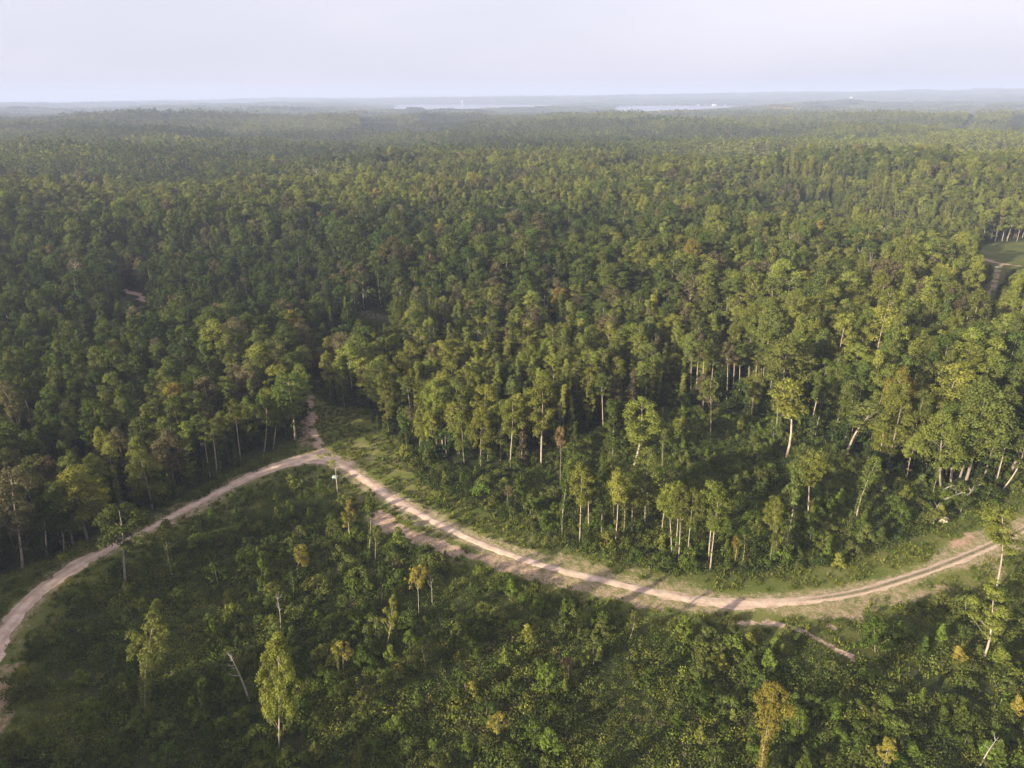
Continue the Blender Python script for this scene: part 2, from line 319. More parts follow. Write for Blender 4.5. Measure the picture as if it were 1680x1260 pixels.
# ------------------------------------------------------------------ ground: one polar sheet out past the horizon
def build_ground():
    fine = np.radians(np.arange(-48, 48.01, .26)); coarse = np.radians(np.arange(52, 308.1, 8)); ang = np.r_[fine, coarse]
    rs = [0.5, 8, 16, 24, 32, 40, 48]; r = 54.0
    while r < 240: rs.append(r); r += .62 + max(0, r - 120) * .006
    while r < 16500: rs.append(r); r *= 1.0075 + (0.012 if r > 700 else 0)
    rs = np.array(rs); R, A = np.meshgrid(rs, ang, indexing='ij'); x = (R * np.sin(A)).ravel(); y = (R * np.cos(A)).ravel()
    z = height(x, y)
    nr, na = R.shape; i, k = np.meshgrid(np.arange(nr - 1), np.arange(na), indexing='ij'); k2 = (k + 1) % na
    F = np.stack([i * na + k, (i + 1) * na + k, (i + 1) * na + k2, i * na + k2], -1).reshape(-1, 4)[:, ::-1]
    m, red = dirtmask(x, y); rd = np.full(len(x), 1e9); q = np.where(np.hypot(x, y) < 420)[0]; rd[q] = roaddist(x[q], y[q])
    m = np.maximum(m, .62 * (1 - sstep(2.0, 5.0, rd + (vnoise(x / 9, y / 9, 8) - .5) * 3)))
    scr = inpoly(x, y, SCRUB); clr = inpoly(x, y, CLEAR)
    g = np.where(clr & ~scr, np.clip(1.15 - rd / 14, 0.0, 1), 0.0)
    u, v = proj(x, y, z); wedge = inpoly(u, v, [(505,640),(545,668),(610,672),(640,730),(690,790),(760,830),(700,850),(560,760),(520,720)])
    g = np.maximum(g, wedge * 1.0); g = np.maximum(g, inpoly(u, v, FARCLEAR_PX) * .72)
    o = obj('ground', make_mesh('ground', np.stack([x, y, z], 1), [F], [ground_mat()], None, {'bare': m, 'redness': red, 'grassy': g}, True)); tag(o, kind='structure')
build_ground()

def build_road():
    n = 620; A = resample(ra, n); B = resample(rb, n)
    # match B's stations to A's by index of the paired lists
    s = np.linspace(0, len(ra) - 1, n); A = np.stack([np.interp(s, np.arange(len(ra)), ra[:, c]) for c in (0, 1)], 1); B = np.stack([np.interp(s, np.arange(len(rb)), rb[:, c]) for c in (0, 1)], 1)
    D = B - A; w = np.hypot(*D.T)[:, None]; D = D / w; C = (A + B) / 2
    ln = np.r_[0, np.cumsum(np.hypot(*np.diff(C, axis=0).T))]
    ja = (fbm(ln / 1.4, ln * 0 + 1, 3, 4) - .5) * 1.5; jb = (fbm(ln / 1.4, ln * 0 + 9, 4, 4) - .5) * 1.5
    T = np.linspace(0, 1, 15); V = []; rut = []; over = []
    for t in T:
        P = A * (1 - t) + B * t; e = min(t, 1 - t); P = P + D * ((ja * max(0, 1 - t * 7) + jb * max(0, 1 - (1 - t) * 7)) * .8)[:, None]
        off = np.abs(t - .5) * w[:, 0]; rr = np.exp(-((off - .85) / .32) ** 2)
        zz = height(P[:, 0], P[:, 1]) + .05 - .06 * rr - (.05 if e < .01 else 0) + .02
        V.append(np.stack([P[:, 0], P[:, 1], zz], 1)); rut.append(rr * (.45 + .5 * fbm(ln / 12, ln * 0, 6)))
        u, _ = proj(P[:, 0], P[:, 1], zz)
        strip = np.exp(-(off / .62) ** 2) * sstep(1150, 1400, u) * .72 + np.exp(-(off / .35) ** 2) * sstep(330, 200, u) * 0
        over.append(strip + (.42 if e < .01 else .12 if e < .08 else 0) - .05 )
    V = np.concatenate(V); k = len(T); i, q = np.meshgrid(np.arange(k - 1), np.arange(n - 1), indexing='ij')
    F = np.stack([i * n + q, (i + 1) * n + q, (i + 1) * n + q + 1, i * n + q + 1], -1).reshape(-1, 4)
    o = obj('dirt_road', make_mesh('dirt_road', V, [F], [road_mat()], None, {'rut': np.concatenate(rut), 'overgrown': np.concatenate(over)}, True)); tag(o, kind='structure')
build_road()

def build_water():
    m, t = newmat('lake_water'); L = t.links.new; geo = N(t, 'ShaderNodeNewGeometry'); nz = N(t, 'ShaderNodeTexNoise'); nz.inputs['Scale'].default_value = .05; nz.inputs['Detail'].default_value = 4; L(geo.outputs['Position'], nz.inputs['Vector'])
    bs = N(t, 'ShaderNodeBsdfPrincipled'); bs.inputs['Base Color'].default_value = (.05, .07, .09, 1); bs.inputs['Roughness'].default_value = .12; bs.inputs['IOR'].default_value = 1.33
    bp = N(t, 'ShaderNodeBump'); bp.inputs['Strength'].default_value = .25; bp.inputs['Distance'].default_value = .3; L(nz.outputs['Fac'], bp.inputs['Height']); L(bp.outputs[0], bs.inputs['Normal'])
    o = N(t, 'ShaderNodeOutputMaterial'); L(bs.outputs[0], o.inputs[0])
    for nm, P in (('lake', LAKE_A), ('lake', LAKE_B)):
        c = P.mean(0); Q = c + (P - c) * 1.03
        V = np.column_stack([Q, np.full(len(Q), LAKE_Z)])
        me = bpy.data.meshes.new(nm); me.from_pydata([tuple(v) for v in V], [], [tuple(range(len(Q)))]); me.materials.append(m); me.update()
        w = tag(obj(nm, me), kind='structure')
        if w.data.polygons[0].normal.z < 0: me.flip_normals()
build_water()

# ------------------------------------------------------------------ plant forms
def crown_points(R, prof, R0, zb, zt, ncl, rc, nl, ls, up=.35, flat=1.05, lobes=0.35, fill=.5):
    """leaf cloud made of many separate sprays; returns leaf V,F,var and spray centres"""
    t = R.random(ncl) ** .85; th = R.random(ncl) * 6.283; ph = R.random() * 6.28
    pr = prof(t) * (1 + lobes * np.sin(th * 2 + ph) * .5 + lobes * np.sin(th * 3 + t * 6 + ph * 2) * .5)
    rr = R0 * pr * (fill + (1.02 - fill) * np.sqrt(R.random(ncl)))
    C = np.stack([rr * np.cos(th), rr * np.sin(th), zb + (zt - zb) * t], 1)
    C[:, 2] -= rr / R0 * R0 * .10
    sz = rc * (0.6 + .8 * R.random(ncl)) * (.75 + .25 * pr)
    per = np.maximum((nl * sz ** 2 / np.sum(sz ** 2)).astype(int), 3); idx = np.repeat(np.arange(ncl), per); n = len(idx)
    d = R.normal(size=(n, 3)); d /= np.linalg.norm(d, axis=1, keepdims=True); d[:, 2] = np.where(d[:, 2] < -.25, -d[:, 2] * .6, d[:, 2])
    rad = sz[idx] * (.55 + .55 * R.random(n))
    P = C[idx] + d * rad[:, None] * np.array([1, 1, flat])
    Nn = d + R.normal(size=(n, 3)) * .55 + np.array([0, 0, up])
    V, F, var = leaves(P, Nn, ls * (.6 + .8 * R.random(n)), R)
    cv = R.random(ncl)[idx]; var = np.clip(var * .55 + np.repeat(cv, 4) * .45, 0, 1)
    return V, F, var, C
P_ROUND = lambda t: np.sqrt(np.clip(1 - (1.75 * t - .72) ** 2, .04, 1))
P_OVAL = lambda t: np.clip(np.sin(np.pi * (t * .86 + .1)) ** .7, .15, 1)
P_COL = lambda t: np.clip(1.05 - .75 * t ** 2.2, .2, 1) * (.7 + .3 * np.sin(t * 15))
P_VASE = lambda t: np.clip(.35 + 1.1 * t, 0, 1) * np.sqrt(np.clip(1.12 - t ** 3, .1, 1))
P_CONE = lambda t: np.clip(1.08 - t, .08, 1)
P_PINE = lambda t: np.clip(.55 + .9 * np.sin(np.pi * (t * .75 + .25)), .2, 1) * (.72 + .28 * np.cos(t * 22))
def tree_form(seed, H=20, prof=P_ROUND, R0=4.0, base=.42, ncl=46, rc=1.25, nl=2400, ls=.46, tr=.24, bend=.5, vine=0, limbs=14, bark=None, side=5, sub=0):
    """returns (trunk Geo, crown Geo); stands on the origin"""
    R = np.random.default_rng(seed); T = Geo(); K = Geo()
    zb = H * base; m = 7
    zz = np.linspace(0, 1, m); path = np.stack([bend * np.sin(zz * 2.4 + seed) * zz, bend * np.cos(zz * 2 + seed * 1.7) * zz - bend * .0, zz * H * .93], 1)
    path[:, :2] -= path[0, :2]
    V, F = tube(path, tr * .82 * (1.2 - 1.12 * zz) + .02, side); T.add(V, F)
    V, F, var, C = crown_points(R, prof, R0, zb, H - rc * .5, int(ncl * 1.35), rc, int(nl * 2.3), ls * .88)
    off = np.stack([np.interp(V[:, 2], path[:, 2], path[:, c]) for c in (0, 1)], 1); V[:, :2] += off; K.add(V, F, 1, var)
    C[:, :2] += np.stack([np.interp(C[:, 2], path[:, 2], path[:, c]) for c in (0, 1)], 1)
    for c in C[R.permutation(len(C))[:max(4, limbs // 2)]]:
        z0 = max(c[2] - np.hypot(c[0], c[1]) * (.7 + .8 * R.random()), H * base * .8); z0 = min(z0, path[-1, 2])
        s = np.array([np.interp(z0, path[:, 2], path[:, 0]), np.interp(z0, path[:, 2], path[:, 1]), z0]); mid = s * .5 + c * .5 + np.array([0, 0, -.25])
        V, F = tube([s, mid, c], [tr * .30 * (1.1 - .6 * z0 / H), tr * .17, .02], 4); T.add(V, F)
    if sub:   # epicormic leaf sprays low on the trunk
        V, F, var, _ = crown_points(R, lambda t: t * 0 + 1, tr + .5, H * .08, zb, sub, .45, sub * 22, ls * .9, fill=.2); K.add(V, F, 1, var)
    if vine:
        n = int(vine); z = R.random(n) ** .9 * H * .96; a = R.random(n) * 6.283; w = .35 + .55 * vnoise(z / 1.1, a / 2, seed) + .2 * R.random(n)
        c = np.stack([np.interp(z, path[:, 2], path[:, 0]) + w * np.cos(a), np.interp(z, path[:, 2], path[:, 1]) + w * np.sin(a), z], 1)
        Nn = np.stack([np.cos(a), np.sin(a), a * 0 + .3], 1) + R.normal(size=(n, 3)) * .4; V, F, var = leaves(c, Nn, ls * (.6 + .6 * R.random(n)), R); K.add(V, F, 1, var)
    return T, K
def snag_form(seed, H=16, bend=1.0, tr=.22, br=7):
    R = np.random.default_rng(seed); T = Geo(); zz = np.linspace(0, 1, 7)
    path = np.stack([bend * zz ** 2 * math.cos(seed), bend * zz ** 2 * math.sin(seed), zz * H], 1); V, F = tube(path, tr * (1.15 - .95 * zz), 6); T.add(V, F)
    for k in range(br):
        z = H * (.5 + .48 * R.random()); a = R.random() * 6.28; L = H * (.10 + .12 * R.random()); s = np.array([np.interp(z, path[:, 2], path[:, c]) for c in (0, 1)] + [z])
        e = s + np.array([math.cos(a) * L * .7, math.sin(a) * L * .7, L * (.5 + .5 * R.random())]); mid = (s + e) / 2 + np.array([math.cos(a) * L * .12, math.sin(a) * L * .12, -L * .06])
        V, F = tube([s, mid, e], [tr * .42, tr * .28, .02], 4); T.add(V, F)
        for q in range(2):
            b = a + R.normal() * .9; e2 = mid + np.array([math.cos(b), math.sin(b), .9]) * L * .35; V, F = tube([mid, e2], [tr * .2, .015], 3); T.add(V, F)
    return T
FORMS = {}   # kind -> list of (trunk mesh, crown mesh, joined mesh, nominal H, nominal R)
def reg(kind, T, K, H, R0, bark):
    tm = T.mesh(kind + '_trunk', [bark], True); cm = K.mesh(kind + '_crown', [LEAF, LEAF]) if K is not None else None
    J = Geo()
    J.V = T.V + (K.V if K else []); J.A = T.A + (K.A if K else []); J.F = list(T.F) + ([f + T.n for f in K.F] if K else []); J.M = T.M + (K.M if K else [])
    jm = J.mesh(kind, [bark, LEAF]); FORMS.setdefault(kind, []).append((tm, cm, jm, H, R0))
for s in range(5): reg('round', *tree_form(100 + s, 20, P_ROUND, 3.6, .28, 60, 1.15, 3700, .40, .25), 20, 3.6, DARK)
for s in range(4): reg('oval', *tree_form(120 + s, 21, P_OVAL, 2.7, .27, 52, .95, 3000, .38, .21, sub=4), 21, 2.7, PALE if s % 2 else DARK)
for s in range(4): reg('column', *tree_form(140 + s, 20, P_COL, 1.6, .14, 48, .68, 2100, .36, .18, vine=300), 20, 1.6, DARK)
for s in range(3): reg('vase', *tree_form(160 + s, 21, P_VASE, 2.7, .36, 46, .9, 2600, .38, .21, bend=.9, limbs=16, sub=4), 21, 2.7, PALE)
for s in range(3): reg('pine', *tree_form(180 + s, 22, P_PINE, 2.6, .64, 34, .85, 1700, .36, .20, bend=.3, limbs=18), 22, 2.6, PALE)
for s in range(3): reg('grove', *tree_form(200 + s, 20, P_OVAL, 2.7, .52, 40, .9, 2100, .40, .19, bend=.8, limbs=16, sub=3), 20, 2.7, PALE)
for s in range(3): reg('vine', *tree_form(220 + s, 14, P_OVAL, 1.5, .55, 22, .6, 800, .36, .16, bend=.8, vine=700), 14, 1.5, PALE)
for s in range(2): reg('umbrella', *tree_form(240 + s, 8, P_ROUND, 2.4, .62, 24, .62, 900, .26, .09, bend=.4, limbs=16), 8, 2.4, PALE)
for s in range(3): reg('feather', *tree_form(260 + s, 14, lambda t: P_OVAL(t) * (.65 + .35 * np.cos(t * 20)), 2.0, .34, 44, .52, 1500, .30, .15, bend=1.0, limbs=26), 14, 2.0, PALE)
for s in range(2): reg('spindle', *tree_form(280 + s, 12, P_COL, .95, .40, 20, .42, 700, .28, .09, bend=.5, limbs=10), 12, .95, PALE)
for s in range(3): reg('lean', *tree_form(300 + s, 18, P_VASE, 2.5, .5, 30, .9, 1600, .42, .2, bend=1.6, limbs=22), 18, 2.5, PALE)
reg('bigfull', *tree_form(321, 15, P_OVAL, 3.4, .22, 90, .85, 5600, .30, .16, bend=.5, limbs=34), 15, 3.4, PALE)
for s in range(2): reg('goldhead', *tree_form(341 + s, 17, P_ROUND, 2.6, .56, 44, .62, 2100, .27, .15, bend=.8, vine=2600), 17, 2.6, PALE)
reg('wispy', *tree_form(331, 22, P_ROUND, 3.0, .80, 16, .7, 520, .34, .17, bend=.2, limbs=14), 22, 3.0, PALE)
for s in range(3): reg('snag', snag_form(400 + s, 16, 1.2 + s), None, 16, 1.5, DEAD)
for s in range(4): reg('sapling', *tree_form(420 + s, 4.0, P_CONE, 1.25, .06, 30, .42, 620, .34, .05, bend=.1, limbs=8), 4.0, 1.25, DARK)
for s in range(3): reg('bushsap', *tree_form(440 + s, 4.5, P_ROUND, 1.6, .12, 30, .5, 700, .32, .06, bend=.15, limbs=8), 4.5, 1.6, DARK)
for s in range(3): reg('shrub', *tree_form(460 + s, 2.0, P_ROUND, 1.5, .02, 24, .48, 520, .27, .04, bend=.1, limbs=6), 2.0, 1.5, DARK)
print('forms', {k: len(v) for k, v in FORMS.items()})

# ------------------------------------------------------------------ stuff scattered by geometry nodes
def scatter(name, P, rot, scl, idx, tone, meshes, kind='stuff', tilt=None):
    pc = bpy.data.collections.new(name + '_forms')
    for i, me in enumerate(meshes):
        o = bpy.data.objects.new('%s_form_%03d' % (name, i), me); pc.objects.link(o)
    me = bpy.data.meshes.new(name); me.vertices.add(len(P)); me.vertices.foreach_set('co', np.asarray(P, np.float32).ravel())
    e = np.zeros((len(P), 3)); e[:, 2] = rot
    if tilt is not None: e[:, 0] = tilt[:, 0]; e[:, 1] = tilt[:, 1]
    a = me.attributes.new('turn', 'FLOAT_VECTOR', 'POINT'); a.data.foreach_set('vector', e.astype(np.float32).ravel())
    a = me.attributes.new('size', 'FLOAT_VECTOR', 'POINT'); a.data.foreach_set('vector', np.asarray(scl, np.float32).ravel())
    a = me.attributes.new('form', 'INT', 'POINT'); a.data.foreach_set('value', np.asarray(idx, np.int32))
    a = me.attributes.new('tone', 'FLOAT', 'POINT'); a.data.foreach_set('value', np.asarray(tone, np.float32))
    g = bpy.data.node_groups.new(name + '_scatter', 'GeometryNodeTree'); g.interface.new_socket('Geometry', in_out='INPUT', socket_type='NodeSocketGeometry'); g.interface.new_socket('Geometry', in_out='OUTPUT', socket_type='NodeSocketGeometry')
    gi = g.nodes.new('NodeGroupInput'); go = g.nodes.new('NodeGroupOutput'); ip = g.nodes.new('GeometryNodeInstanceOnPoints'); ci = g.nodes.new('GeometryNodeCollectionInfo')
    ci.inputs['Collection'].default_value = pc; ci.inputs['Separate Children'].default_value = True; ci.inputs['Reset Children'].default_value = True; ip.inputs['Pick Instance'].default_value = True
    def na(n, dt): q = g.nodes.new('GeometryNodeInputNamedAttribute'); q.data_type = dt; q.inputs['Name'].default_value = n; return q.outputs['Attribute']
    er = g.nodes.new('FunctionNodeEulerToRotation'); g.links.new(na('turn', 'FLOAT_VECTOR'), er.inputs[0])
    g.links.new(gi.outputs[0], ip.inputs['Points']); g.links.new(ci.outputs[0], ip.inputs['Instance']); g.links.new(na('form', 'INT'), ip.inputs['Instance Index'])
    g.links.new(er.outputs[0], ip.inputs['Rotation']); g.links.new(na('size', 'FLOAT_VECTOR'), ip.inputs['Scale']); g.links.new(ip.outputs[0], go.inputs[0])
    o = obj(name, me); md = o.modifiers.new('scatter', 'NODES'); md.node_group = g; tag(o, kind=kind); print('scatter', name, len(P)); return o

# ------------------------------------------------------------------ notable trees, read one by one from the photograph
NAMEOF = {'round': ('broadleaf_tree', 'tree'), 'oval': ('broadleaf_tree', 'tree'), 'column': ('columnar_tree', 'tree'), 'vase': ('broadleaf_tree', 'tree'), 'pine': ('pine_tree', 'pine'), 'grove': ('slender_tree', 'tree'), 'vine': ('vine_covered_tree', 'tree'),
 'umbrella': ('young_tree', 'young tree'), 'feather': ('slender_tree', 'tree'), 'spindle': ('young_tree', 'young tree'), 'lean': ('leaning_tree', 'tree'), 'bigfull': ('broadleaf_tree', 'tree'), 'wispy': ('pine_tree', 'pine'), 'goldhead': ('vine_covered_tree', 'tree'), 'snag': ('dead_tree', 'dead tree'),
 'sapling': ('sapling', 'sapling'), 'bushsap': ('sapling', 'sapling'), 'shrub': ('shrub', 'shrub')}
PLACED = []
def plant(kind, x, y, H, Rw, tone, label, group=None, rz=0.0, tilt=(0, 0), form=None, z=None):
    fs = FORMS[kind]; f = fs[(len(PLACED) if form is None else form) % len(fs)]; nm, cat = NAMEOF[kind]
    z = float(height(np.array([x]), np.array([y]))[0]) if z is None else z
    sz = H / f[3]; sx = Rw / f[4]
    e = empty(nm, (x, y, z - .05), (tilt[0], tilt[1], rz), (sx, sx, sz)); tag(e, label, cat, group)
    # lean is applied about the base after the turn about the trunk
    e.rotation_mode = 'QUATERNION'; e.rotation_quaternion = (Matrix.Rotation(tilt[1], 3, 'Y') @ Matrix.Rotation(tilt[0], 3, 'X') @ Matrix.Rotation(rz, 3, 'Z')).to_quaternion()
    obj('trunk' if kind not in ('sapling', 'bushsap', 'shrub') else 'stem', f[0], e)
    if f[1] is not None:
        c = obj('crown' if kind not in ('shrub',) else 'foliage', f[1], e); c['tone'] = tv(tone)
    PLACED.append((x, y, H, Rw, e)); return e
def plant_px(kind, ub, vb, ut, vt, wpx, tone, label, group=None, form=None):
    x, y = onground([(ub, vb)])[0]; z = float(height(np.array([x]), np.array([y]))[0])
    lo, hi = .5, 40.0
    for _ in range(26):
        m = (lo + hi) / 2; v = proj(x, y, z + m)[1]
        lo, hi = (m, hi) if v > vt else (lo, m)
    H = (lo + hi) / 2; u = proj(x, y, z + H)[0]; D = math.sqrt(x * x + y * y + CAM_H ** 2); Rw = wpx * D / F_PX / 2
    dx = (ut - u) * D / F_PX; a = math.atan2(dx, H); a = max(-.5, min(.5, a))
    return plant(kind, x, y, H / math.cos(a), Rw, tone, label, group, rz=random.Random(int(ub * 7 + vb)).random() * 6.28, tilt=(0, a), form=form)
DG, MG, OL, YG, GB, GY, FG, RB = range(8)
NOTABLE = [
 ('wispy',556,832,548,738,44,YG,'tall thin tree with wispy top standing beside the track fork'),
 ('grove',207,962,183,827,50,OL,'lone tree with leafy round head below the curving road on the west side'),
 ('vine',283,943,263,850,20,OL,'slim vine-hung tree just below the western road, next after the lone round-headed one'),
 ('spindle',575,890,569,818,19,GY,'yellowish slim young tree just below the thin wispy pine'),
 ('vine',606,905,605,805,14,MG,'green vine-wrapped pole of a tree at the head of the red dirt strip'),
 ('umbrella',615,925,618,870,22,OL,'pale brownish young tree at the foot of the vine-wrapped pole'),
 ('goldhead',238,1170,234,1014,46,OL,'vine-hung tree with pale forked head alone in the dark western brush'),
 ('snag',410,1151,382,1062,20,GB,'bent dead trunk with a hooked top beside the big yellow-green tree'),
 ('snag',460,1045,463,969,10,GB,'dead bare stick standing above the big yellow-green tree'),
 ('bigfull',458,1228,446,1042,50,YG,'big bushy yellow-green tree, the fullest crown in the lower clearing'),
 ('spindle',486,942,486,893,26,GY,'yellow-brown young tree near the dark green saplings'),
 ('vine',481,984,481,935,11,MG,'short leafy green column below the yellow-brown young tree'),
 ('vine',626,990,626,936,12,MG,'narrow green column-like young tree left of the golden two-tiered one'),
 ('feather',634,1062,650,977,22,YG,'crooked pale yellow-green tree leaning right in the middle of the brush'),
 ('umbrella',687,1010,683,926,32,GY,'golden two-tiered young tree below the red dirt strip'),
 ('snag',709,992,709,943,8,GB,'thin dead stem just right of the golden two-tiered tree'),
 ('umbrella',563,1100,561,1055,28,GY,'small golden umbrella-shaped tree right of the big yellow-green tree'),
 ('umbrella',698,1098,691,1049,40,OL,'wide flat-topped young tree with olive-brown crown and bare stem'),
 ('umbrella',816,1218,816,1172,26,GY,'golden small-headed young tree near the lower edge of the clearing'),
 ('umbrella',933,1112,933,1079,15,RB,'tiny rusty-brown umbrella tree right of the bright round sapling'),
 ('feather',1032,1050,1043,1000,18,OL,'thin pale leaning young tree above the open grassy brush'),
 ('goldhead',1247,1290,1266,1112,40,GY,'tall golden-headed tree with vine-clad trunk at the lower edge'),
 ('feather',1614,1080,1652,957,42,YG,'leaning feathery yellow-green tree in the eastern clearing'),
 ('grove',1634,968,1658,838,40,YG,'pale-trunked tree leaning over the east end of the road'),
 ('feather',1448,1270,1452,1207,26,GY,'golden ragged young tree cut by the lower frame, east side'),
 ('snag',1608,1256,1634,1200,12,GB,'leaning bare broken stem in the eastern corner'),
 ('vine',922,876,929,758,18,MG,'vine-covered first tree at the west end of the roadside grove'),
 ('grove',951,890,955,764,32,YG,'white-trunked grove tree standing furthest forward near the road bend'),
 ('grove',966,872,968,768,30,OL,'second white-trunked grove tree, just behind the foremost one'),
 ('column',987,878,991,741,17,MG,'narrow green tree with kinked white trunk in the grove middle'),
 ('grove',1006,853,1008,746,30,OL,'olive round-headed tree at the back of the grove'),
 ('grove',1010,887,1016,768,30,YG,'forked yellow-green tree at the front centre of the grove'),
 ('vine',1023,875,1028,800,16,OL,'short vine-wrapped tree crowding the grove centre'),
 ('lean',1036,871,1044,797,24,OL,'curved-trunk tree at the east side of the first grove'),
 ('round',1058,856,1066,731,42,OL,'broad-crowned tree rising behind the first grove'),
 ('vase',1040,765,1060,652,54,YG,'large bright yellow-green tree standing above the grove'),
 ('grove',1086,872,1094,797,26,YG,'short-trunked tree opening the second roadside grove'),
 ('grove',1102,906,1103,790,28,YG,'left member of the paired pale trunks in the second grove'),
 ('grove',1108,905,1115,789,30,YG,'right member of the paired pale trunks in the second grove'),
 ('grove',1113,922,1121,792,28,OL,'foremost slanted tree of the second grove'),
 ('grove',1127,927,1137,797,24,OL,'white-stemmed tree closing the second grove on the east'),
 ('grove',1162,921,1168,788,36,YG,'first of the twin-trunked pair with domed yellow-green crowns'),
 ('grove',1165,935,1179,802,36,YG,'second of the twin-trunked pair, its base closest to the road'),
 ('vine',1206,922,1207,880,12,GY,'short golden vine column right of the twin-trunked pair'),
 ('vine',1217,927,1227,860,18,MG,'thin pale-stemmed green tree right of the golden vine column'),
 ('goldhead',1273,920,1277,812,26,YG,'bushy vine-draped tree in the middle of the scrub'),
 ('vine',1287,908,1308,765,24,OL,'tall thin leaning vine tree behind the bushy vine-draped one'),
 ('umbrella',1165,720,1170,620,32,OL,'lone umbrella-crowned tree with bare thin trunk in the scrub'),
 ('lean',1272,717,1283,640,18,OL,'slight tree with sparse crown left of the golden leaning giant'),
 ('lean',1290,750,1318,626,50,YG,'golden leaning tree with long white trunk at the scrub edge'),
 ('lean',1388,748,1428,655,50,OL,'strongly leaning tree with forked white trunks'),
 ('vine',1385,730,1399,636,20,MG,'upright vine tower touching the strongly leaning tree'),
 ('grove',1325,853,1340,737,34,YG,'solitary white-trunked tree with round head in the scrub'),
 ('vine',1405,847,1432,747,22,OL,'leaning vine-topped tree with bare white lower trunk'),
 ('grove',1488,787,1500,713,24,YG,'slim double-stemmed tree left of the brush pile'),
 ('round',1543,798,1548,677,48,YG,'big yellow-crowned tree above the brush pile'),
 ('round',1560,790,1575,682,46,MG,'green domed tree beside the big yellow-crowned one'),
 ('vase',1608,768,1623,668,46,MG,'tall spreading tree in the dark stand behind the brush pile'),
 ('grove',1635,790,1656,682,30,OL,'slender pale-stemmed tree at the end of the east stand'),
 ('lean',1645,803,1686,735,30,OL,'low arching tree bending out from the east stand'),
 ('column',717,733,712,643,22,YG,'ragged double-topped tree at the tip of the middle wood'),
 ('grove',726,735,728,668,32,OL,'rounded tree beside the ragged double-topped one'),
 ('grove',685,718,683,662,24,GB,'small brownish tree at the western tip of the middle wood'),
 ('vase',790,745,798,634,38,YG,'bright yellow-green tree with bare double trunks at the wood edge'),
 ('grove',837,770,837,651,30,YG,'mushroom-headed white-trunked tree of the wood edge'),
 ('column',855,762,860,668,18,GB,'grey-brown narrow tree right of the mushroom-headed one'),
 ('vase',888,762,884,619,44,YG,'tall fan-shaped bright tree rising above the wood edge'),
 ('umbrella',919,788,922,700,17,RB,'rusty half-dead tree with bare stem before the wood'),
 ('column',940,755,943,690,13,MG,'slim dark cone-like tree behind the rusty one'),
 ('vine',1087,768,1090,700,10,OL,'thin pale pole tree right of the large bright one'),
 ('column',1005,760,1003,655,26,MG,'dark green narrow tree between the fan-shaped and bright trees'),
 ('snag',798,595,803,537,22,GB,'white forked snag rising out of the middle forest'),
 ('snag',1027,585,1032,552,22,GB,'spreading grey snag in the forest above the grove'),
 ('snag',238,433,238,420,4,GB,'tiny white broken snag near the far clearing'),
 ('vase',484,722,481,615,50,MG,'large full tree at the corner where the fork track enters the wood'),
 ('grove',433,742,441,652,28,MG,'two-tiered green tree at the western wood edge'),
 ('grove',448,737,455,668,24,MG,'lower tree beside the two-tiered green one'),
 ('pine',395,760,384,655,30,OL,'olive pine-like tree with long bare trunk above the road'),
 ('pine',357,784,344,685,30,OL,'bare-trunked tree facing the road, first of the trunk row'),
 ('pine',345,782,330,690,24,MG,'bare-trunked tree facing the road, second of the trunk row'),
 ('column',312,792,304,690,24,YG,'bright narrow tree at the end of the trunk row'),
 ('column',243,748,238,663,18,YG,'bright yellow-green spire leaning in the dark western wood'),
 ('round',143,884,116,768,62,YG,'wide bright-crowned tree overhanging the western roadside'),
 ('round',120,893,96,790,50,MG,'green tree pressed against the wide bright-crowned one'),
 ('grove',105,903,90,805,34,MG,'long bare trunk leaning at the western wood foot'),
 ('grove',77,913,58,820,36,MG,'straight bare trunk further down the western wood foot'),
 ('vase',37,932,18,770,44,GB,'brownish tree at the western frame edge by the road'),
 ('round',250,835,230,742,44,OL,'olive round tree before the bright spire'),
 ('column',222,800,222,715,26,YG,'yellow-green ragged tree above the wide bright-crowned one')]
for q in [(1133,662,1137,552),(1142,661,1147,548),(1152,664,1157,556),(1166,656,1170,566),(1192,658,1197,560),(1202,650,1208,557),(1212,655,1218,566),(1227,645,1231,570),(1238,650,1244,573),(1250,652,1256,566),(1262,660,1270,575)]:
    NOTABLE.append(('pine', *q, 25, GB if q[0] in (1142, 1192) else OL, None))
PO = ['first', 'second', 'third', 'fourth', 'fifth', 'sixth', 'seventh', 'eighth', 'ninth', 'tenth', 'eleventh']
pk = 0
for q in NOTABLE:
    lab = q[7]
    if lab is None: lab = '%s-crowned pine with long bare trunk, %s from the west in the pine row' % ('brownish' if q[6] == GB else 'olive', PO[pk]); pk += 1
    plant_px(*q[:7], lab, 'tall pines in the sunlit row' if 'pine row' in lab else None)
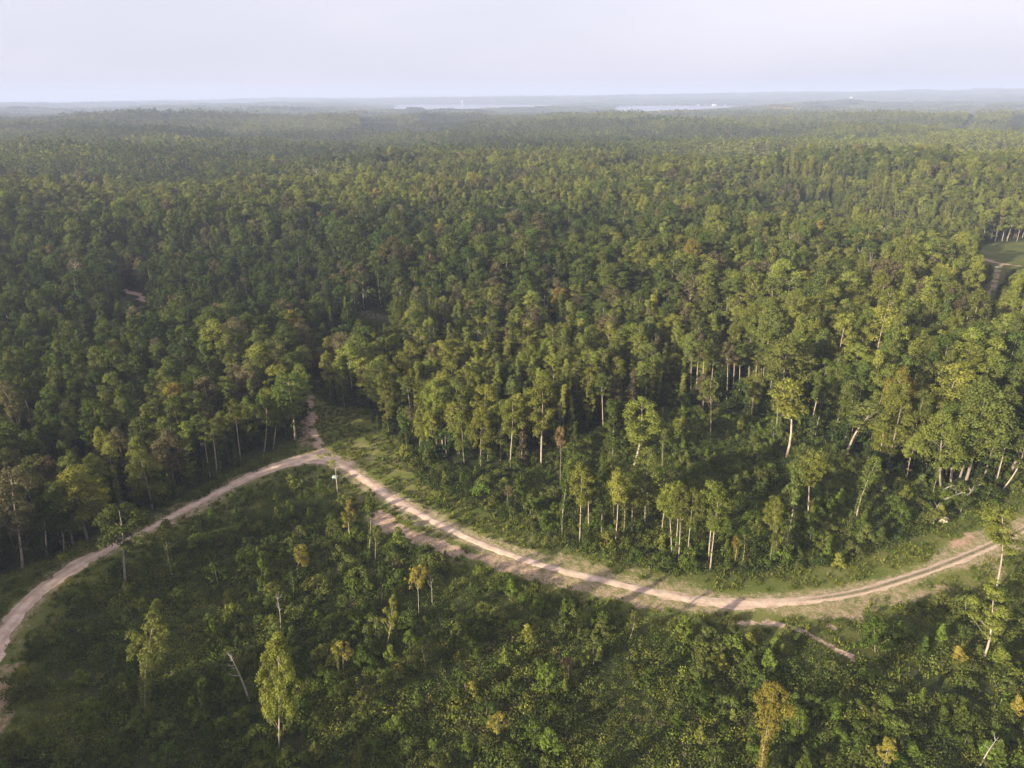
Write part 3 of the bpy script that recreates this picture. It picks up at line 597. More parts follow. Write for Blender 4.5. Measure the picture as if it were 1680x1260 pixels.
# bright saplings and bushes
SAPS = [('sapling',1124,1050,1009,27,FG,'lone plump bright sapling south of the road bend'),('bushsap',897,1138,1093,33,FG,'largest bright green round sapling in the brush'),('bushsap',878,1218,1180,27,FG,'bright sapling, upper of the touching pair near the lower edge'),('bushsap',904,1234,1198,28,FG,'bright sapling, lower of the touching pair near the lower edge'),
 ('sapling',926,1044,983,26,MG,'two-tiered tall green sapling below the road'),('bushsap',974,1091,1051,28,OL,'pale olive round bush-like young tree'),('sapling',838,975,950,26,FG,'leafy sapling beside the red dirt strip tail'),('sapling',640,1085,1058,20,FG,'bright leafy sapling under the crooked pale tree'),
 ('sapling',772,1144,1110,24,GY,'yellow rounded bush in the golden weeds'),('sapling',1230,1063,1037,20,YG,'yellow-green sapling by the narrow side track'),('sapling',1262,1104,1065,22,FG,'leaning leafy sapling below the side track'),('sapling',1185,1101,1074,20,YG,'low bright sapling amid yellow weeds'),
 ('sapling',1274,1066,1045,20,FG,'small fresh sapling at the side track start'),('bushsap',1436,1070,1017,32,FG,'tall bright sapling in the cluster below the east road'),('bushsap',1467,1052,1015,26,FG,'sapling next to the tall bright one below the east road'),('bushsap',1586,1016,977,25,OL,'dull olive conical young tree east of the sapling cluster'),
 ('sapling',1574,1090,1060,20,GY,'yellow bush left of the feathery leaning tree'),('sapling',1647,1098,1062,24,YG,'yellow-green bush right of the feathery leaning tree'),('bushsap',1310,1198,1162,29,FG,'bright round sapling beside the golden-headed tree'),('sapling',1306,1158,1138,22,MG,'small green sapling above the bright round one'),
 ('bushsap',1337,1170,1139,24,MG,'middle sapling of three right of the golden-headed tree'),('bushsap',1368,1178,1145,22,FG,'outermost sapling of three right of the golden-headed tree'),('sapling',1457,1174,1142,24,MG,'green sapling alone below the faint side track'),('sapling',1675,1176,1142,18,GY,'golden bush at the east frame edge'),
 ('sapling',1378,930,907,20,YG,'lone bright bush on the grass north of the road'),('sapling',1500,1242,1218,20,FG,'fresh green sapling near the lower east edge'),('sapling',1630,1252,1220,28,FG,'leafy sapling clump under the broken stem'),('bushsap',428,965,917,22,FG,'tall dark-leaved sapling in the western thicket'),
 ('sapling',480,1055,1026,22,MG,'green sapling beside the dead stick'),('sapling',233,1000,980,16,YG,'small yellow-green sapling left of the pale forked tree'),('sapling',257,1000,983,18,YG,'small yellow-green sapling above the pale forked tree'),('sapling',328,1180,1112,30,MG,'bluish tall sapling in the shadowed brush'),
 ('bushsap',770,1080,1042,28,MG,'dark round sapling right of the flat-topped young tree'),('sapling',836,1145,1110,16,MG,'slim sapling near the golden weeds'),('sapling',1545,852,826,15,YG,'bright bush beside the brush pile logs'),('sapling',752,1050,1010,24,OL,'olive forked sapling below the red dirt strip'),
 ('sapling',1085,900,878,14,YG,'bright sapling between the two roadside groves'),('bushsap',996,900,872,20,YG,'bright bush at the foot of the grove'),('sapling',895,870,838,18,FG,'bright sapling west of the grove'),('sapling',870,845,810,22,MG,'green shrubby sapling behind the verge')]
for k, u, vb, vt, w, tn, lab in SAPS: plant_px(k, u, vb, u, vt, w, tn, lab)

# ------------------------------------------------------------------ forest positions
def jitter(x0, x1, y0, y1, s, j=.85, seed=1):
    R = np.random.default_rng(seed); gx, gy = np.meshgrid(np.arange(x0, x1, s), np.arange(y0, y1, s)); gx = gx.ravel(); gy = gy.ravel()
    gx = gx + ((gy / s).astype(int) % 2) * s * .5
    return gx + (R.random(len(gx)) - .5) * s * j, gy + (R.random(len(gy)) - .5) * s * j, R
def in_view(x, y, slope=.80, pad=45): return (y > -5) & (np.abs(x) < y * slope + pad)
def tone_field(x, y, R):
    n = len(x); a = sstep(.3, .7, fbm(x / 150, y / 120, 31)); b = R.random(n); east = sstep(-250, 300, x) * .16
    t = np.full(n, MG); s = b * .85 + (a - .5) * .6 + (sstep(.35, .62, fbm(x / 430, y / 300, 39, 2)) - .5) * .5 + east + .22 * sstep(450, 900, y) * sstep(.25, .6, x / np.maximum(y, 1))
    t = np.where(s > .46, OL, t); t = np.where(s > .80, YG, t); t = np.where(s < .14, DG, t)
    c = R.random(n); g = vnoise(x / 45, y / 45, 35); t = np.where((c > .90) & (g > .45), GB, t); t = np.where(c < .004, GY, t); t = np.where(in_dark(x, y), DG, t)
    return t
DARKST = [onplane(P) for P in ([(588,206),(652,206),(655,221),(596,222)], [(688,204),(768,207),(760,219),(690,217)], [(1560,232),(1572,236),(1606,196),(1598,192)], [(1652,206),(1700,204),(1700,228),(1660,226)], [(90,338),(180,330),(190,352),(100,362)], [(1290,348),(1370,345),(1375,360),(1295,362)], [(820,262),(920,258),(930,268),(830,272)], [(300,268),(420,266),(430,276),(300,280)], [(1010,232),(1100,228),(1110,236),(1010,240)], [(180,208),(300,204),(300,213),(180,216)])]
def in_dark(x, y):
    d = np.zeros(np.shape(x), bool)
    for P in DARKST: d |= inpoly(x, y, P)
    return d
def stand_h(x, y):
    """stands of different age stand at different heights, with fairly sharp borders"""
    a = fbm(x / 190, y / 150, 51, 2); b = vnoise(x / 420, y / 330, 57)
    return np.where(in_dark(x, y), .62, 1.0) * (.66 + .34 * sstep(.42, .47, a) + .20 * sstep(.56, .60, b) + .16 * (vnoise(x / 40, y / 40, 58) - .5))
def cap_gap(x, y, z, H):
    """trees that would hide a clearing seen in the photograph are younger there"""
    H = H.copy(); u, vb = proj(x, y, z); keep = np.ones(len(x), bool)
    for P in GAP_PX:
        us = [p[0] for p in P]; near = (u > min(us) - 8) & (u < max(us) + 8) & (vb > min(p[1] for p in P)) & (vb < max(p[1] for p in P) + 120); q = np.where(near)[0]
        for i in q:
            hh = H[i]
            while hh > 1.5:
                v1 = proj(x[i], y[i], z[i] + hh)[1]; tt = np.linspace(v1, vb[i], 12)
                if inpoly(np.full(12, u[i]), tt, P).any(): hh *= .82
                else: break
            if hh <= 3.0: keep[i] = False
            H[i] = hh
    return H, keep
PX = np.array([p[0] for p in PLACED if p[2] > 7]); PY = np.array([p[1] for p in PLACED if p[2] > 7])
def near_forest():
    x, y, R = jitter(-620, 620, 90, 720, 4.7, .95, 21)
    m = in_view(x, y) & (np.hypot(x, y) < 700) & ~inpoly(x, y, CLEAR); x = x[m]; y = y[m]
    x2, y2, R2 = jitter(-260, -62, -150, 150, 6.0, .9, 22)      # the wood outside the frame whose shade reaches the clearing
    m = ~inpoly(x2, y2, CLEAR) & ~((x2 > -78) & (y2 < 90)) & ~in_view(x2, y2) & ~((x2 > -110) & (y2 < -70)) & (roaddist(x2, y2) > 9); x = np.r_[x, x2[m]]; y = np.r_[y, y2[m]]
    d = np.full(len(x), 99.)
    for a, b in zip(PX, PY): d = np.minimum(d, np.hypot(x - a, y - b))
    k = (fbm(x / 42, y / 36, 72) > .30) & (d > 2.8) & (fbm(x / 14, y / 14, 71) > .23) & (roaddist(x, y) > 5.5); x = x[k]; y = y[k]; n = len(x)
    z = height(x, y); sh = stand_h(x, y); H = 20 * sh * (.72 + .42 * R.random(n) + .2 * (R.random(n) > .93)); tone = tone_field(x, y, R)
    a = fbm(x / 120, y / 100, 81); c = R.random(n)
    kinds = np.array(['round', 'oval', 'column', 'vase', 'pine', 'snag'])
    left = sstep(40, -120, x) * sstep(330, 200, y)
    pr = np.stack([.25 + .35 * left + .5 * (a > .52), .32 + 0 * a, .32 * (a < .55) * (1 - left * .6), .20 + 0 * a, .05 + .25 * (vnoise(x / 70, y / 70, 88) > .75), .004 + 0 * a], 1); pr /= pr.sum(1, keepdims=True)
    ki = (c[:, None] > np.cumsum(pr, 1)).sum(1).clip(0, 5)
    H, keep = cap_gap(x, y, z, H)
    keep &= np.ones(n, bool)
    x, y, z, H, tone, ki = [q[keep] for q in (x, y, z, H, tone, ki)]; n = len(x)
    W_ = (.62 + .62 * R.random(n)) * (.78 + .55 * vnoise(x / 38, y / 38, 91)) * np.clip(H / 19, .5, 1.2)
    return x, y, z, H, tone, ki, kinds, W_, R
x, y, z, H, tone, ki, kinds, W_, R = near_forest()
u, v = proj(x, y, z); ut, vt = proj(x, y, z + H)
vis = (u > -10) & (u < 1690) & (vt < 1260) & (y > 60)
dist = np.sqrt(x * x + y * y + 75 ** 2)
order = np.argsort(np.where(vis, dist, 1e9))
LIMIT = {'broadleaf_tree': 296, 'columnar_tree': 110, 'pine_tree': 60, 'dead_tree': 24}
used = {}
for p in PLACED: used[p[4].name.split('.')[0]] = used.get(p[4].name.split('.')[0], 0) + 1
chosen = []
for i in order:
    if not vis[i] or dist[i] > 420: continue
    nm = NAMEOF[kinds[ki[i]]][0]
    if used.get(nm, 0) >= LIMIT[nm]: continue
    used[nm] = used.get(nm, 0) + 1; chosen.append(i)
# labels that single out one tree: tone + form + which side of a landmark + its order outward from it
LAND = [((525, 745), 'the track fork'), ((803, 560), 'the white forked snag'), ((1032, 565), 'the spreading grey snag'), ((1195, 600), 'the pine row'), ((1165, 670), 'the lone umbrella-crowned tree'), ((1310, 680), 'the golden leaning tree'), ((1548, 730), 'the big yellow-crowned tree'),
 ((1410, 700), 'the forked leaning tree'), ((1060, 690), 'the large bright tree above the grove'), ((884, 670), 'the tall fan-shaped tree'), ((798, 680), 'the double-trunked bright tree'), ((712, 680), 'the ragged double-topped tree'), ((481, 660), 'the full tree at the wood corner'),
 ((344, 735), 'the roadside trunk row'), ((238, 705), 'the bright western spire'), ((116, 825), 'the wide bright roadside tree'), ((225, 485), 'the far western dirt patch'), ((618, 518), 'the far central bare patch'), ((1630, 480), 'the far eastern track'), ((1635, 415), 'the far eastern meadow'), ((20, 830), 'the brownish western edge tree'), ((1650, 640), 'the dark east stand'), ((400, 560), 'the shaded western slope'), ((20, 600), 'the western frame edge'), ((1400, 560), 'the mid-eastern wood')]
ORD = ['first', 'second', 'third', 'fourth', 'fifth', 'sixth', 'seventh', 'eighth', 'ninth', 'tenth', 'eleventh', 'twelfth', 'thirteenth', 'fourteenth', 'fifteenth', 'sixteenth', 'seventeenth', 'eighteenth', 'nineteenth', 'twentieth']
FORMW = {'round': 'round-crowned tree', 'oval': 'oval-crowned tree', 'column': 'narrow upright tree', 'vase': 'fan-shaped tree', 'pine': 'bare-trunked pine', 'snag': 'leafless dead tree', 'sapling': 'pointed sapling', 'bushsap': 'rounded sapling', 'shrub': 'low shrub', 'grove': 'slender tree', 'vine': 'vine-wrapped tree', 'umbrella': 'flat-topped young tree', 'feather': 'feathery tree', 'spindle': 'thin young tree'}
def make_labels(us, vs, kk, tt, LAND):
    key = {}; meta = []
    for n_, (a, b) in enumerate(zip(us, vs)):
        dd = [math.hypot(a - L[0][0], (b - L[0][1]) * 1.3) for L in LAND]; j = int(np.argmin(dd)); L = LAND[j]
        dx = a - L[0][0]; dy = b - L[0][1]
        side = ('right of' if dx > 0 else 'left of') if abs(dx) > abs(dy) else ('below' if dy > 0 else 'behind')
        k = (TONES[tt[n_]][0] if kk[n_] != 'snag' else 'grey', FORMW[kk[n_]], side, L[1]); key.setdefault(k, []).append((dd[j], n_)); meta.append(k)
    out = [None] * len(meta)
    for k, l in key.items():
        l.sort()
        for o_, (d_, n_) in enumerate(l):
            if len(l) == 1: out[n_] = '%s %s %s %s' % k
            else: out[n_] = '%s %s, %s one out %s %s' % (k[0], k[1], ORD[o_] if o_ < len(ORD) else 'number %d' % (o_ + 1), k[2], k[3])
    return out
labs = make_labels(ut[chosen], vt[chosen], [kinds[ki[i]] for i in chosen], [tone[i] for i in chosen], LAND)
for i, lab in zip(chosen, labs):
    k = kinds[ki[i]]; R0 = FORMS[k][0][4]
    plant(k, float(x[i]), float(y[i]), float(H[i]), float(R0 * W_[i]), int(tone[i]), lab, 'forest trees around the clearing', rz=float(R.random() * 6.28), tilt=(float(R.normal() * .03), float(R.normal() * .04)), form=int(R.integers(99)), z=float(z[i]))
rest = np.ones(len(x), bool); rest[chosen] = False
ml = []; base = {}
for k in kinds: base[k] = len(ml); ml += [f[2] for f in FORMS[k]]
r_ = np.where(rest)[0]; idx = np.array([base[kinds[ki[i]]] + R.integers(len(FORMS[kinds[ki[i]]])) for i in r_]); Hn = np.array([FORMS[kinds[ki[i]]][0][3] for i in r_])
scatter('forest', np.stack([x[r_], y[r_], z[r_]], 1), R.random(len(r_)) * 6.28, np.stack([W_[r_], W_[r_], H[r_] / Hn], 1), idx, tv(tone[r_]), ml, tilt=R.normal(size=(len(r_), 2)) * .035)

# understorey inside the near forest
xx, yy, R = jitter(-420, 420, 90, 460, 4.2, .95, 33); m = in_view(xx, yy) & ~inpoly(xx, yy, CLEAR) & (roaddist(xx, yy) > 3.5) & (np.hypot(xx, yy) < 460); xx = xx[m]; yy = yy[m]; zz = height(xx, yy); Hh = 2.5 + 5 * R.random(len(xx)) ** 1.6
Hh, kp = cap_gap(xx, yy, zz, Hh); uu, vv = proj(xx, yy, zz); kp &= ~inpoly(uu, vv, FARCLEAR_PX) & (dirtmask(xx, yy)[0] < .3); xx, yy, zz, Hh = xx[kp], yy[kp], zz[kp], Hh[kp]
um = [f[2] for f in FORMS['bushsap'] + FORMS['shrub']]; ii = R.integers(0, len(um), len(xx)); hn = np.where(ii < 3, 4.5, 2.0)
scatter('understorey', np.stack([xx, yy, zz], 1), R.random(len(xx)) * 6.28, np.stack([Hh / 3.6, Hh / 3.6, Hh / hn], 1), ii, tv(np.where(R.random(len(xx)) > .7, MG, DG)), um)

# ------------------------------------------------------------------ middle distance: lighter trees
def light_tree(seed, H, R0, prof, nl, ls, base=.3):
    R = np.random.default_rng(seed); K = Geo(); V, F, var, C = crown_points(R, prof, R0, H * base, H - .6, 13, 1.5, nl, ls, flat=.9); K.add(V, F, 1, var)
    V, F = tube([(0, 0, 0), (0, 0, H * .8)], [.22, .08], 3); K.add(V, F, 0); return K.mesh('light_tree', [PALE if seed % 3 == 0 else DARK, LEAF])
LT = [light_tree(500 + i, 20, 3.6, P_ROUND, 330, .95) for i in range(4)] + [light_tree(510 + i, 21, 2.8, P_OVAL, 270, .9) for i in range(4)] + [light_tree(520 + i, 20, 1.9, P_COL, 200, .8, .15) for i in range(4)]
def ring(r0, r1, s, seed, slope=.80):
    x, y, R = jitter(-r1 * .78, r1 * .78, r0 * .7, r1, s, .95, seed); rr = np.hypot(x, y); m = in_view(x, y, slope, 60) & (rr >= r0) & (rr < r1); return x[m], y[m], R
X = []; Y = []; Sx = []; Sz = []; Tn = []; Ix = []; Zs = []
for r0_, r1_, s_, sd in ((700, 1500, 5.3, 41), (1500, 2900, 7.0, 42)):
    a, b, R = ring(r0_, r1_, s_, sd); hz = height(a, b); n = len(a); hh = stand_h(a, b) * (.68 + .46 * R.random(n) + .2 * (R.random(n) > .93)); t = tone_field(a, b, R)
    hh = hh * (1 - .45 * lakemask(a, b, 520)); hh2, kp = cap_gap(a, b, hz, hh * 20) if r0_ < 1000 else (hh * 20, np.ones(n, bool)); hh = hh2 / 20; kp &= (lakemask(a, b, 30) < .5) & (fbm(a / 48, b / 40, 72) > .31)
    X.append(a[kp]); Y.append(b[kp]); Zs.append(hz[kp]); Sz.append(hh[kp]); w = (.65 + .65 * R.random(n)) * (.78 + .55 * vnoise(a / 45, b / 45, 91)) * (s_ / 5.6) * np.clip(hh, .6, 1.1); Sx.append(w[kp]); Tn.append(tv(t)[kp]); Ix.append(R.integers(0, len(LT), n)[kp])
X, Y, Zs, Sx, Sz, Tn, Ix = [np.concatenate(q) for q in (X, Y, Zs, Sx, Sz, Tn, Ix)]
scatter('middle_forest', np.stack([X, Y, Zs], 1), R.random(len(X)) * 6.28, np.stack([Sx, Sx, Sz], 1), Ix, Tn, LT)
# far woods: tiles of many small crowns
def tile(seed, size=64):
    R = np.random.default_rng(seed); K = Geo(); s = 7.5; g = np.arange(-size / 2 - 4, size / 2 + 4, s)
    for gx in g:
        for gy in g:
            cx = gx + R.normal() * 2; cy_ = gy + R.normal() * 2; h = 12 + 8 * R.random(); r = 3 + 2.2 * R.random(); n = 13
            d = R.normal(size=(n, 3)); d /= np.linalg.norm(d, axis=1, keepdims=True); d[:, 2] = np.abs(d[:, 2]) - .25
            V, F, var = leaves(np.array([cx, cy_, h]) + d * np.array([r, r, r * 1.1]), d + np.array([0, 0, .2]), r * (1.0 + .5 * R.random(n)), R, .9); K.add(V, F, 1, np.clip(var * .3 + R.random() * .7, 0, 1))
    return K.mesh('canopy_tile', [DARK, LEAF])
TL = [tile(600 + i) for i in range(5)]
X = []; Y = []; Sc = []
for r0_, r1_, s_, sd in ((2850, 6000, 58, 51), (6000, 12500, 105, 52)):
    a, b, R = ring(r0_, r1_, s_, sd, .78); X.append(a); Y.append(b); Sc.append(np.full(len(a), s_ / 58))
X, Y, Sc = [np.concatenate(q) for q in (X, Y, Sc)]; k = lakemask(X, Y, 45) < .35; X, Y, Sc = X[k], Y[k], Sc[k]; Zs = height(X, Y); n = len(X)
t = tone_field(X * .6, Y * .6, R); t = np.where((t == YG) | (R.random(n) < .15), OL, t); t = np.where((t == OL) & (R.random(n) < .4), MG, t); Sz = stand_h(X * .6, Y * .6) * (.75 + .5 * R.random(n)) * (1 - .5 * lakemask(X, Y, 520))
scatter('far_forest', np.stack([X, Y, Zs], 1), R.integers(0, 4, n) * 1.5708 + R.random(n) * .5, np.stack([Sc, Sc, Sz], 1), R.integers(0, 5, n), tv(t), TL)

# ------------------------------------------------------------------ the clearing: weeds, grass, shrubs, saplings
def weed(seed, r=.8, h=.9, nl=70, ls=.24, upright=.5):
    R = np.random.default_rng(seed); K = Geo(); n = nl; a = R.random(n) * 6.283; q = r * np.sqrt(R.random(n)); zz = h * (.15 + .85 * R.random(n)) * (1 - .55 * (q / r) ** 2)
    c = np.stack([q * np.cos(a), q * np.sin(a), zz], 1); Nn = np.stack([np.cos(a) * .5, np.sin(a) * .5, np.full(n, 1 - upright)], 1) + R.normal(size=(n, 3)) * .55
    V, F, var = leaves(c, Nn, ls * (.5 + R.random(n)), R, .5); K.add(V, F, 1, var)
    for i in range(3):
        e = c[i]; V, F = tube([(e[0] * .2, e[1] * .2, -.05), e], [.02, .008], 3); K.add(V, F, 0)
    return K.mesh('weed', [DARK, LEAF])
def tuft(seed, h=.45, n=22):
    R = np.random.default_rng(seed); K = Geo(); a = R.random(n) * 6.283; q = .35 * R.random(n); b = np.stack([q * np.cos(a), q * np.sin(a), np.zeros(n)], 1); d = np.stack([np.cos(a) * .4, np.sin(a) * .4, np.ones(n)], 1) + R.normal(size=(n, 3)) * .25; L = h * (.5 + .8 * R.random(n))
    tip = b + d * L[:, None]; s = np.stack([-np.sin(a), np.cos(a), a * 0], 1) * .045; mid = b + d * L[:, None] * .5
    V = np.stack([b - s, mid + s * 1.2, tip, mid - s * 1.2], 1).reshape(-1, 3); K.add(V, np.arange(4 * n).reshape(n, 4), 1, np.repeat(R.random(n), 4)); return K.mesh('tuft', [DARK, LEAF])
WD = [weed(700), weed(701, .9, 1.3, 90, .26), weed(702, .7, 1.0, 60, .20, .8), weed(703, 1.0, .7, 90, .28, .2), weed(704, .6, 1.6, 70, .2, .7)]; TF = [tuft(720, .3), tuft(721, .4), tuft(722, .25)]
xx, yy, R = jitter(-170, 210, 40, 330, 1.02, 1.0, 61); uu, vv = proj(xx, yy, xx * 0)
m = (uu > -140) & (uu < 1820) & (vv < 1420) & (vv > 560) & inpoly(xx, yy, CLEAR); xx, yy = xx[m], yy[m]; rd = roaddist(xx, yy); dm, _ = dirtmask(xx, yy); scr = inpoly(xx, yy, SCRUB)
uu, vv = proj(xx, yy, xx * 0); wedge = inpoly(uu, vv, [(505,640),(545,668),(610,672),(640,730),(690,790),(760,830),(700,850),(560,760),(520,720)])
above = vv < np.interp(uu, [p[0] for p in TOP], [p[1] for p in TOP])
field = (~above & (rd > 5.5 + 4 * vnoise(xx / 8, yy / 8, 2))) | scr | (above & (uu < 480))
verge = ~field & (rd > 2.6)
side_track = dist_line(xx, yy, onplane([(1290,1003),(1340,1030),(1400,1078),(1520,1118),(1600,1140)])) < 2.6 + 1.5 * vnoise(xx / 5, yy / 5, 9)
k1 = field & (dm < .25) & ~wedge & ~side_track & (R.random(len(xx)) < .90); hm = .55 + .9 * fbm(xx / 7, yy / 7, 12) ** 1.3
t = np.full(len(xx), MG); g = fbm(xx / 12, yy / 12, 14) + (R.random(len(xx)) - .5) * .5; t = np.where(g > .48, OL, t); t = np.where(g > .68, YG, t); t = np.where(g < .22, DG, t)
gold = inpoly(uu, vv, [(640,1080),(860,1020),(960,1100),(960,1260),(640,1260)]) & (fbm(xx / 5, yy / 5, 15) > .5); t = np.where(gold & (R.random(len(xx)) > .5), np.where(R.random(len(xx)) > .6, GB, YG), t); t = np.where(gold & (R.random(len(xx)) > .93), GY, t); t = np.where(R.random(len(xx)) > .985, GB, t); t = np.where((R.random(len(xx)) > .86) & (g > .40), FG, t)
k1 |= verge & (dm < .3) & (rd > 3.2) & (R.random(len(xx)) < .16); hm = np.where(verge, .42, hm); i = np.where(k1)[0]; print('weeds', len(i))
scatter('undergrowth', np.stack([xx[i], yy[i], height(xx[i], yy[i])], 1), R.random(len(i)) * 6.28, np.stack([hm[i] * 1.15, hm[i] * 1.15, hm[i] * (.7 + .7 * R.random(len(i)))], 1), R.integers(0, 5, len(i)), tv(t[i]), WD)
k2 = (verge | wedge | side_track) & (rd > 2.3) & (dm < .45); i = np.where(k2 & (vnoise(xx / 3, yy / 3, 18) + vnoise(xx, yy, 19) > .8))[0]; t2 = np.where(R.random(len(xx)) + (vnoise(xx / 7, yy / 7, 20) - .5) > .62, YG, np.where(R.random(len(xx)) > .5, OL, FG)); t2 = np.where(wedge & (R.random(len(xx)) > .75), GB, t2)
P2 = []; 
for q in range(2): P2.append(np.stack([xx[i] + R.normal(size=len(i)) * .4, yy[i] + R.normal(size=len(i)) * .4], 1))
P2 = np.concatenate(P2); tt2 = np.r_[t2[i], t2[i]]; n = len(P2); sg = .6 + .8 * R.random(n)
scatter('grass', np.column_stack([P2, height(P2[:, 0], P2[:, 1])]), R.random(n) * 6.28, np.stack([sg * 1.3, sg * 1.3, sg], 1), R.integers(0, 3, n), tv(tt2), TF)

# shrubs and saplings in the clearing, the largest as things of their own
def fill(kindlist, s, seed, mask, hr, tones, nsolo, massname, catlabel, LANDF):
    xx, yy, R = jitter(-170, 240, 40, 330, s, 1.0, seed); uu, vv = proj(xx, yy, xx * 0); rd = roaddist(xx, yy); dm, _ = dirtmask(xx, yy)
    m = (uu > -100) & (uu < 1780) & (vv < 1400) & inpoly(xx, yy, CLEAR) & (rd > 6) & (dm < .2) & mask(xx, yy, uu, vv, rd, R)
    st = dist_line(xx, yy, onplane([(1290,1003),(1340,1030),(1400,1078),(1520,1118)])) < 3.5; m &= ~st
    xx, yy, uu, vv = xx[m], yy[m], uu[m], vv[m]; n = len(xx)
    hh = hr[0] + (hr[1] - hr[0]) * R.random(n) ** 1.8; kk = R.integers(0, len(kindlist), n); tt = np.array(tones)[R.integers(0, len(tones), n)]
    dd = np.hypot(xx, yy); vis = (uu > 4) & (uu < 1676) & (vv < 1262); size = np.where(vis, hh / np.hypot(dd, 75), 0); o = np.argsort(-size)
    solo = [i for i in o[:nsolo] if vis[i]]
    utp, vtp = proj(xx, yy, hh * .6)
    labs = make_labels(utp[solo], vtp[solo], [kindlist[kk[i]] for i in solo], [tt[i] for i in solo], LANDF)
    for i, lab in zip(solo, labs):
        k = kindlist[kk[i]]; f = FORMS[k][0]
        plant(k, float(xx[i]), float(yy[i]), float(hh[i]), float(f[4] * hh[i] / f[3] * (.7 + .5 * R.random()) * (.8 if hh[i] > 4 else 1)), int(tt[i]), lab, catlabel, rz=float(R.random() * 6.28), form=int(R.integers(99)))
    rs = np.ones(n, bool); rs[solo] = False; i = np.where(rs)[0]
    ml = []; b = []
    for k in kindlist: b.append(len(ml)); ml += [f[2] for f in FORMS[k]]
    b = np.array(b); hn = np.array([FORMS[k][0][3] for k in kindlist]); nf = np.array([len(FORMS[k]) for k in kindlist])
    q = hh[i] / hn[kk[i]]
    if massname: scatter(massname, np.stack([xx[i], yy[i], height(xx[i], yy[i])], 1), R.random(len(i)) * 6.28, np.stack([q, q, q], 1), b[kk[i]] + (R.random(len(i)) * nf[kk[i]]).astype(int), tv(tt[i]), ml)
LANDF = [((556, 800), 'the thin wispy pine'), ((183, 870), 'the lone round-headed tree'), ((234, 1050), 'the pale forked tree'), ((446, 1100), 'the big bushy yellow-green tree'), ((463, 1000), 'the dead bare stick'), ((687, 960), 'the golden two-tiered tree'), ((563, 1075), 'the small golden umbrella tree'), ((645, 1010), 'the crooked pale tree'),
 ((698, 1070), 'the flat-topped young tree'), ((816, 1190), 'the golden small-headed tree'), ((897, 1115), 'the largest bright round sapling'), ((1124, 1030), 'the lone plump sapling'), ((1264, 1150), 'the tall golden-headed tree'), ((1436, 1045), 'the tall bright east sapling'), ((1652, 1010), 'the feathery leaning tree'), ((1448, 1235), 'the golden ragged tree'),
 ((1634, 930), 'the pale trunk by the east road'), ((740, 905), 'the red dirt strip'), ((80, 1080), 'the western red bank'), ((120, 1220), 'the shadowed lower corner'), ((330, 1150), 'the bluish tall sapling'), ((600, 1200), 'the lower clearing rim'), ((1050, 1180), 'the open grassy brush'), ((1560, 1170), 'the faint track end'),
 ((951, 850), 'the foremost grove tree'), ((1120, 860), 'the second grove'), ((1206, 900), 'the golden vine column'), ((1330, 800), 'the solitary white-trunked tree'), ((1415, 800), 'the leaning vine-topped tree'), ((1550, 830), 'the brush pile'), ((1170, 680), 'the lone umbrella-crowned tree'), ((1300, 720), 'the golden leaning tree'), ((850, 800), 'the wood edge verge'), ((700, 770), 'the grassy wedge'), ((330, 900), 'the western road curve'), ((1500, 900), 'the bright lone verge bush')]
fill(['sapling', 'bushsap'], 4.2, 71, lambda x, y, u, v, r, R: (inpoly(x, y, SCRUB) & (R.random(len(x)) < .5)) | (~inpoly(x, y, SCRUB) & (v > np.interp(u, [p[0] for p in BOT], [p[1] for p in BOT])) & (R.random(len(x)) < .34 + .4 * (vnoise(x / 22, y / 22, 4) > .5))), (1.5, 4.6), [MG, MG, OL, FG, FG, OL, YG], 240, 'thicket', 'saplings in the clearing', LANDF)
fill(['shrub'], 3.4, 72, lambda x, y, u, v, r, R: (vnoise(x / 10, y / 10, 6) > .38) & (inpoly(x, y, SCRUB) | (v > np.interp(u, [p[0] for p in BOT], [p[1] for p in BOT])) | ((u < 480) & (r > 9))), (1.0, 2.8), [MG, OL, MG, OL, FG, OL], 200, 'low_brush_undergrowth', 'shrubs in the clearing', LANDF)
fill(['umbrella', 'spindle', 'vine', 'feather'], 15, 73, lambda x, y, u, v, r, R: (inpoly(x, y, SCRUB) & (R.random(len(x)) < .5)) | ((R.random(len(x)) < .10) & (r > 36)), (4.0, 8.5), [OL, YG, MG, GB, OL], 90, None, 'young trees in the clearing', LANDF)

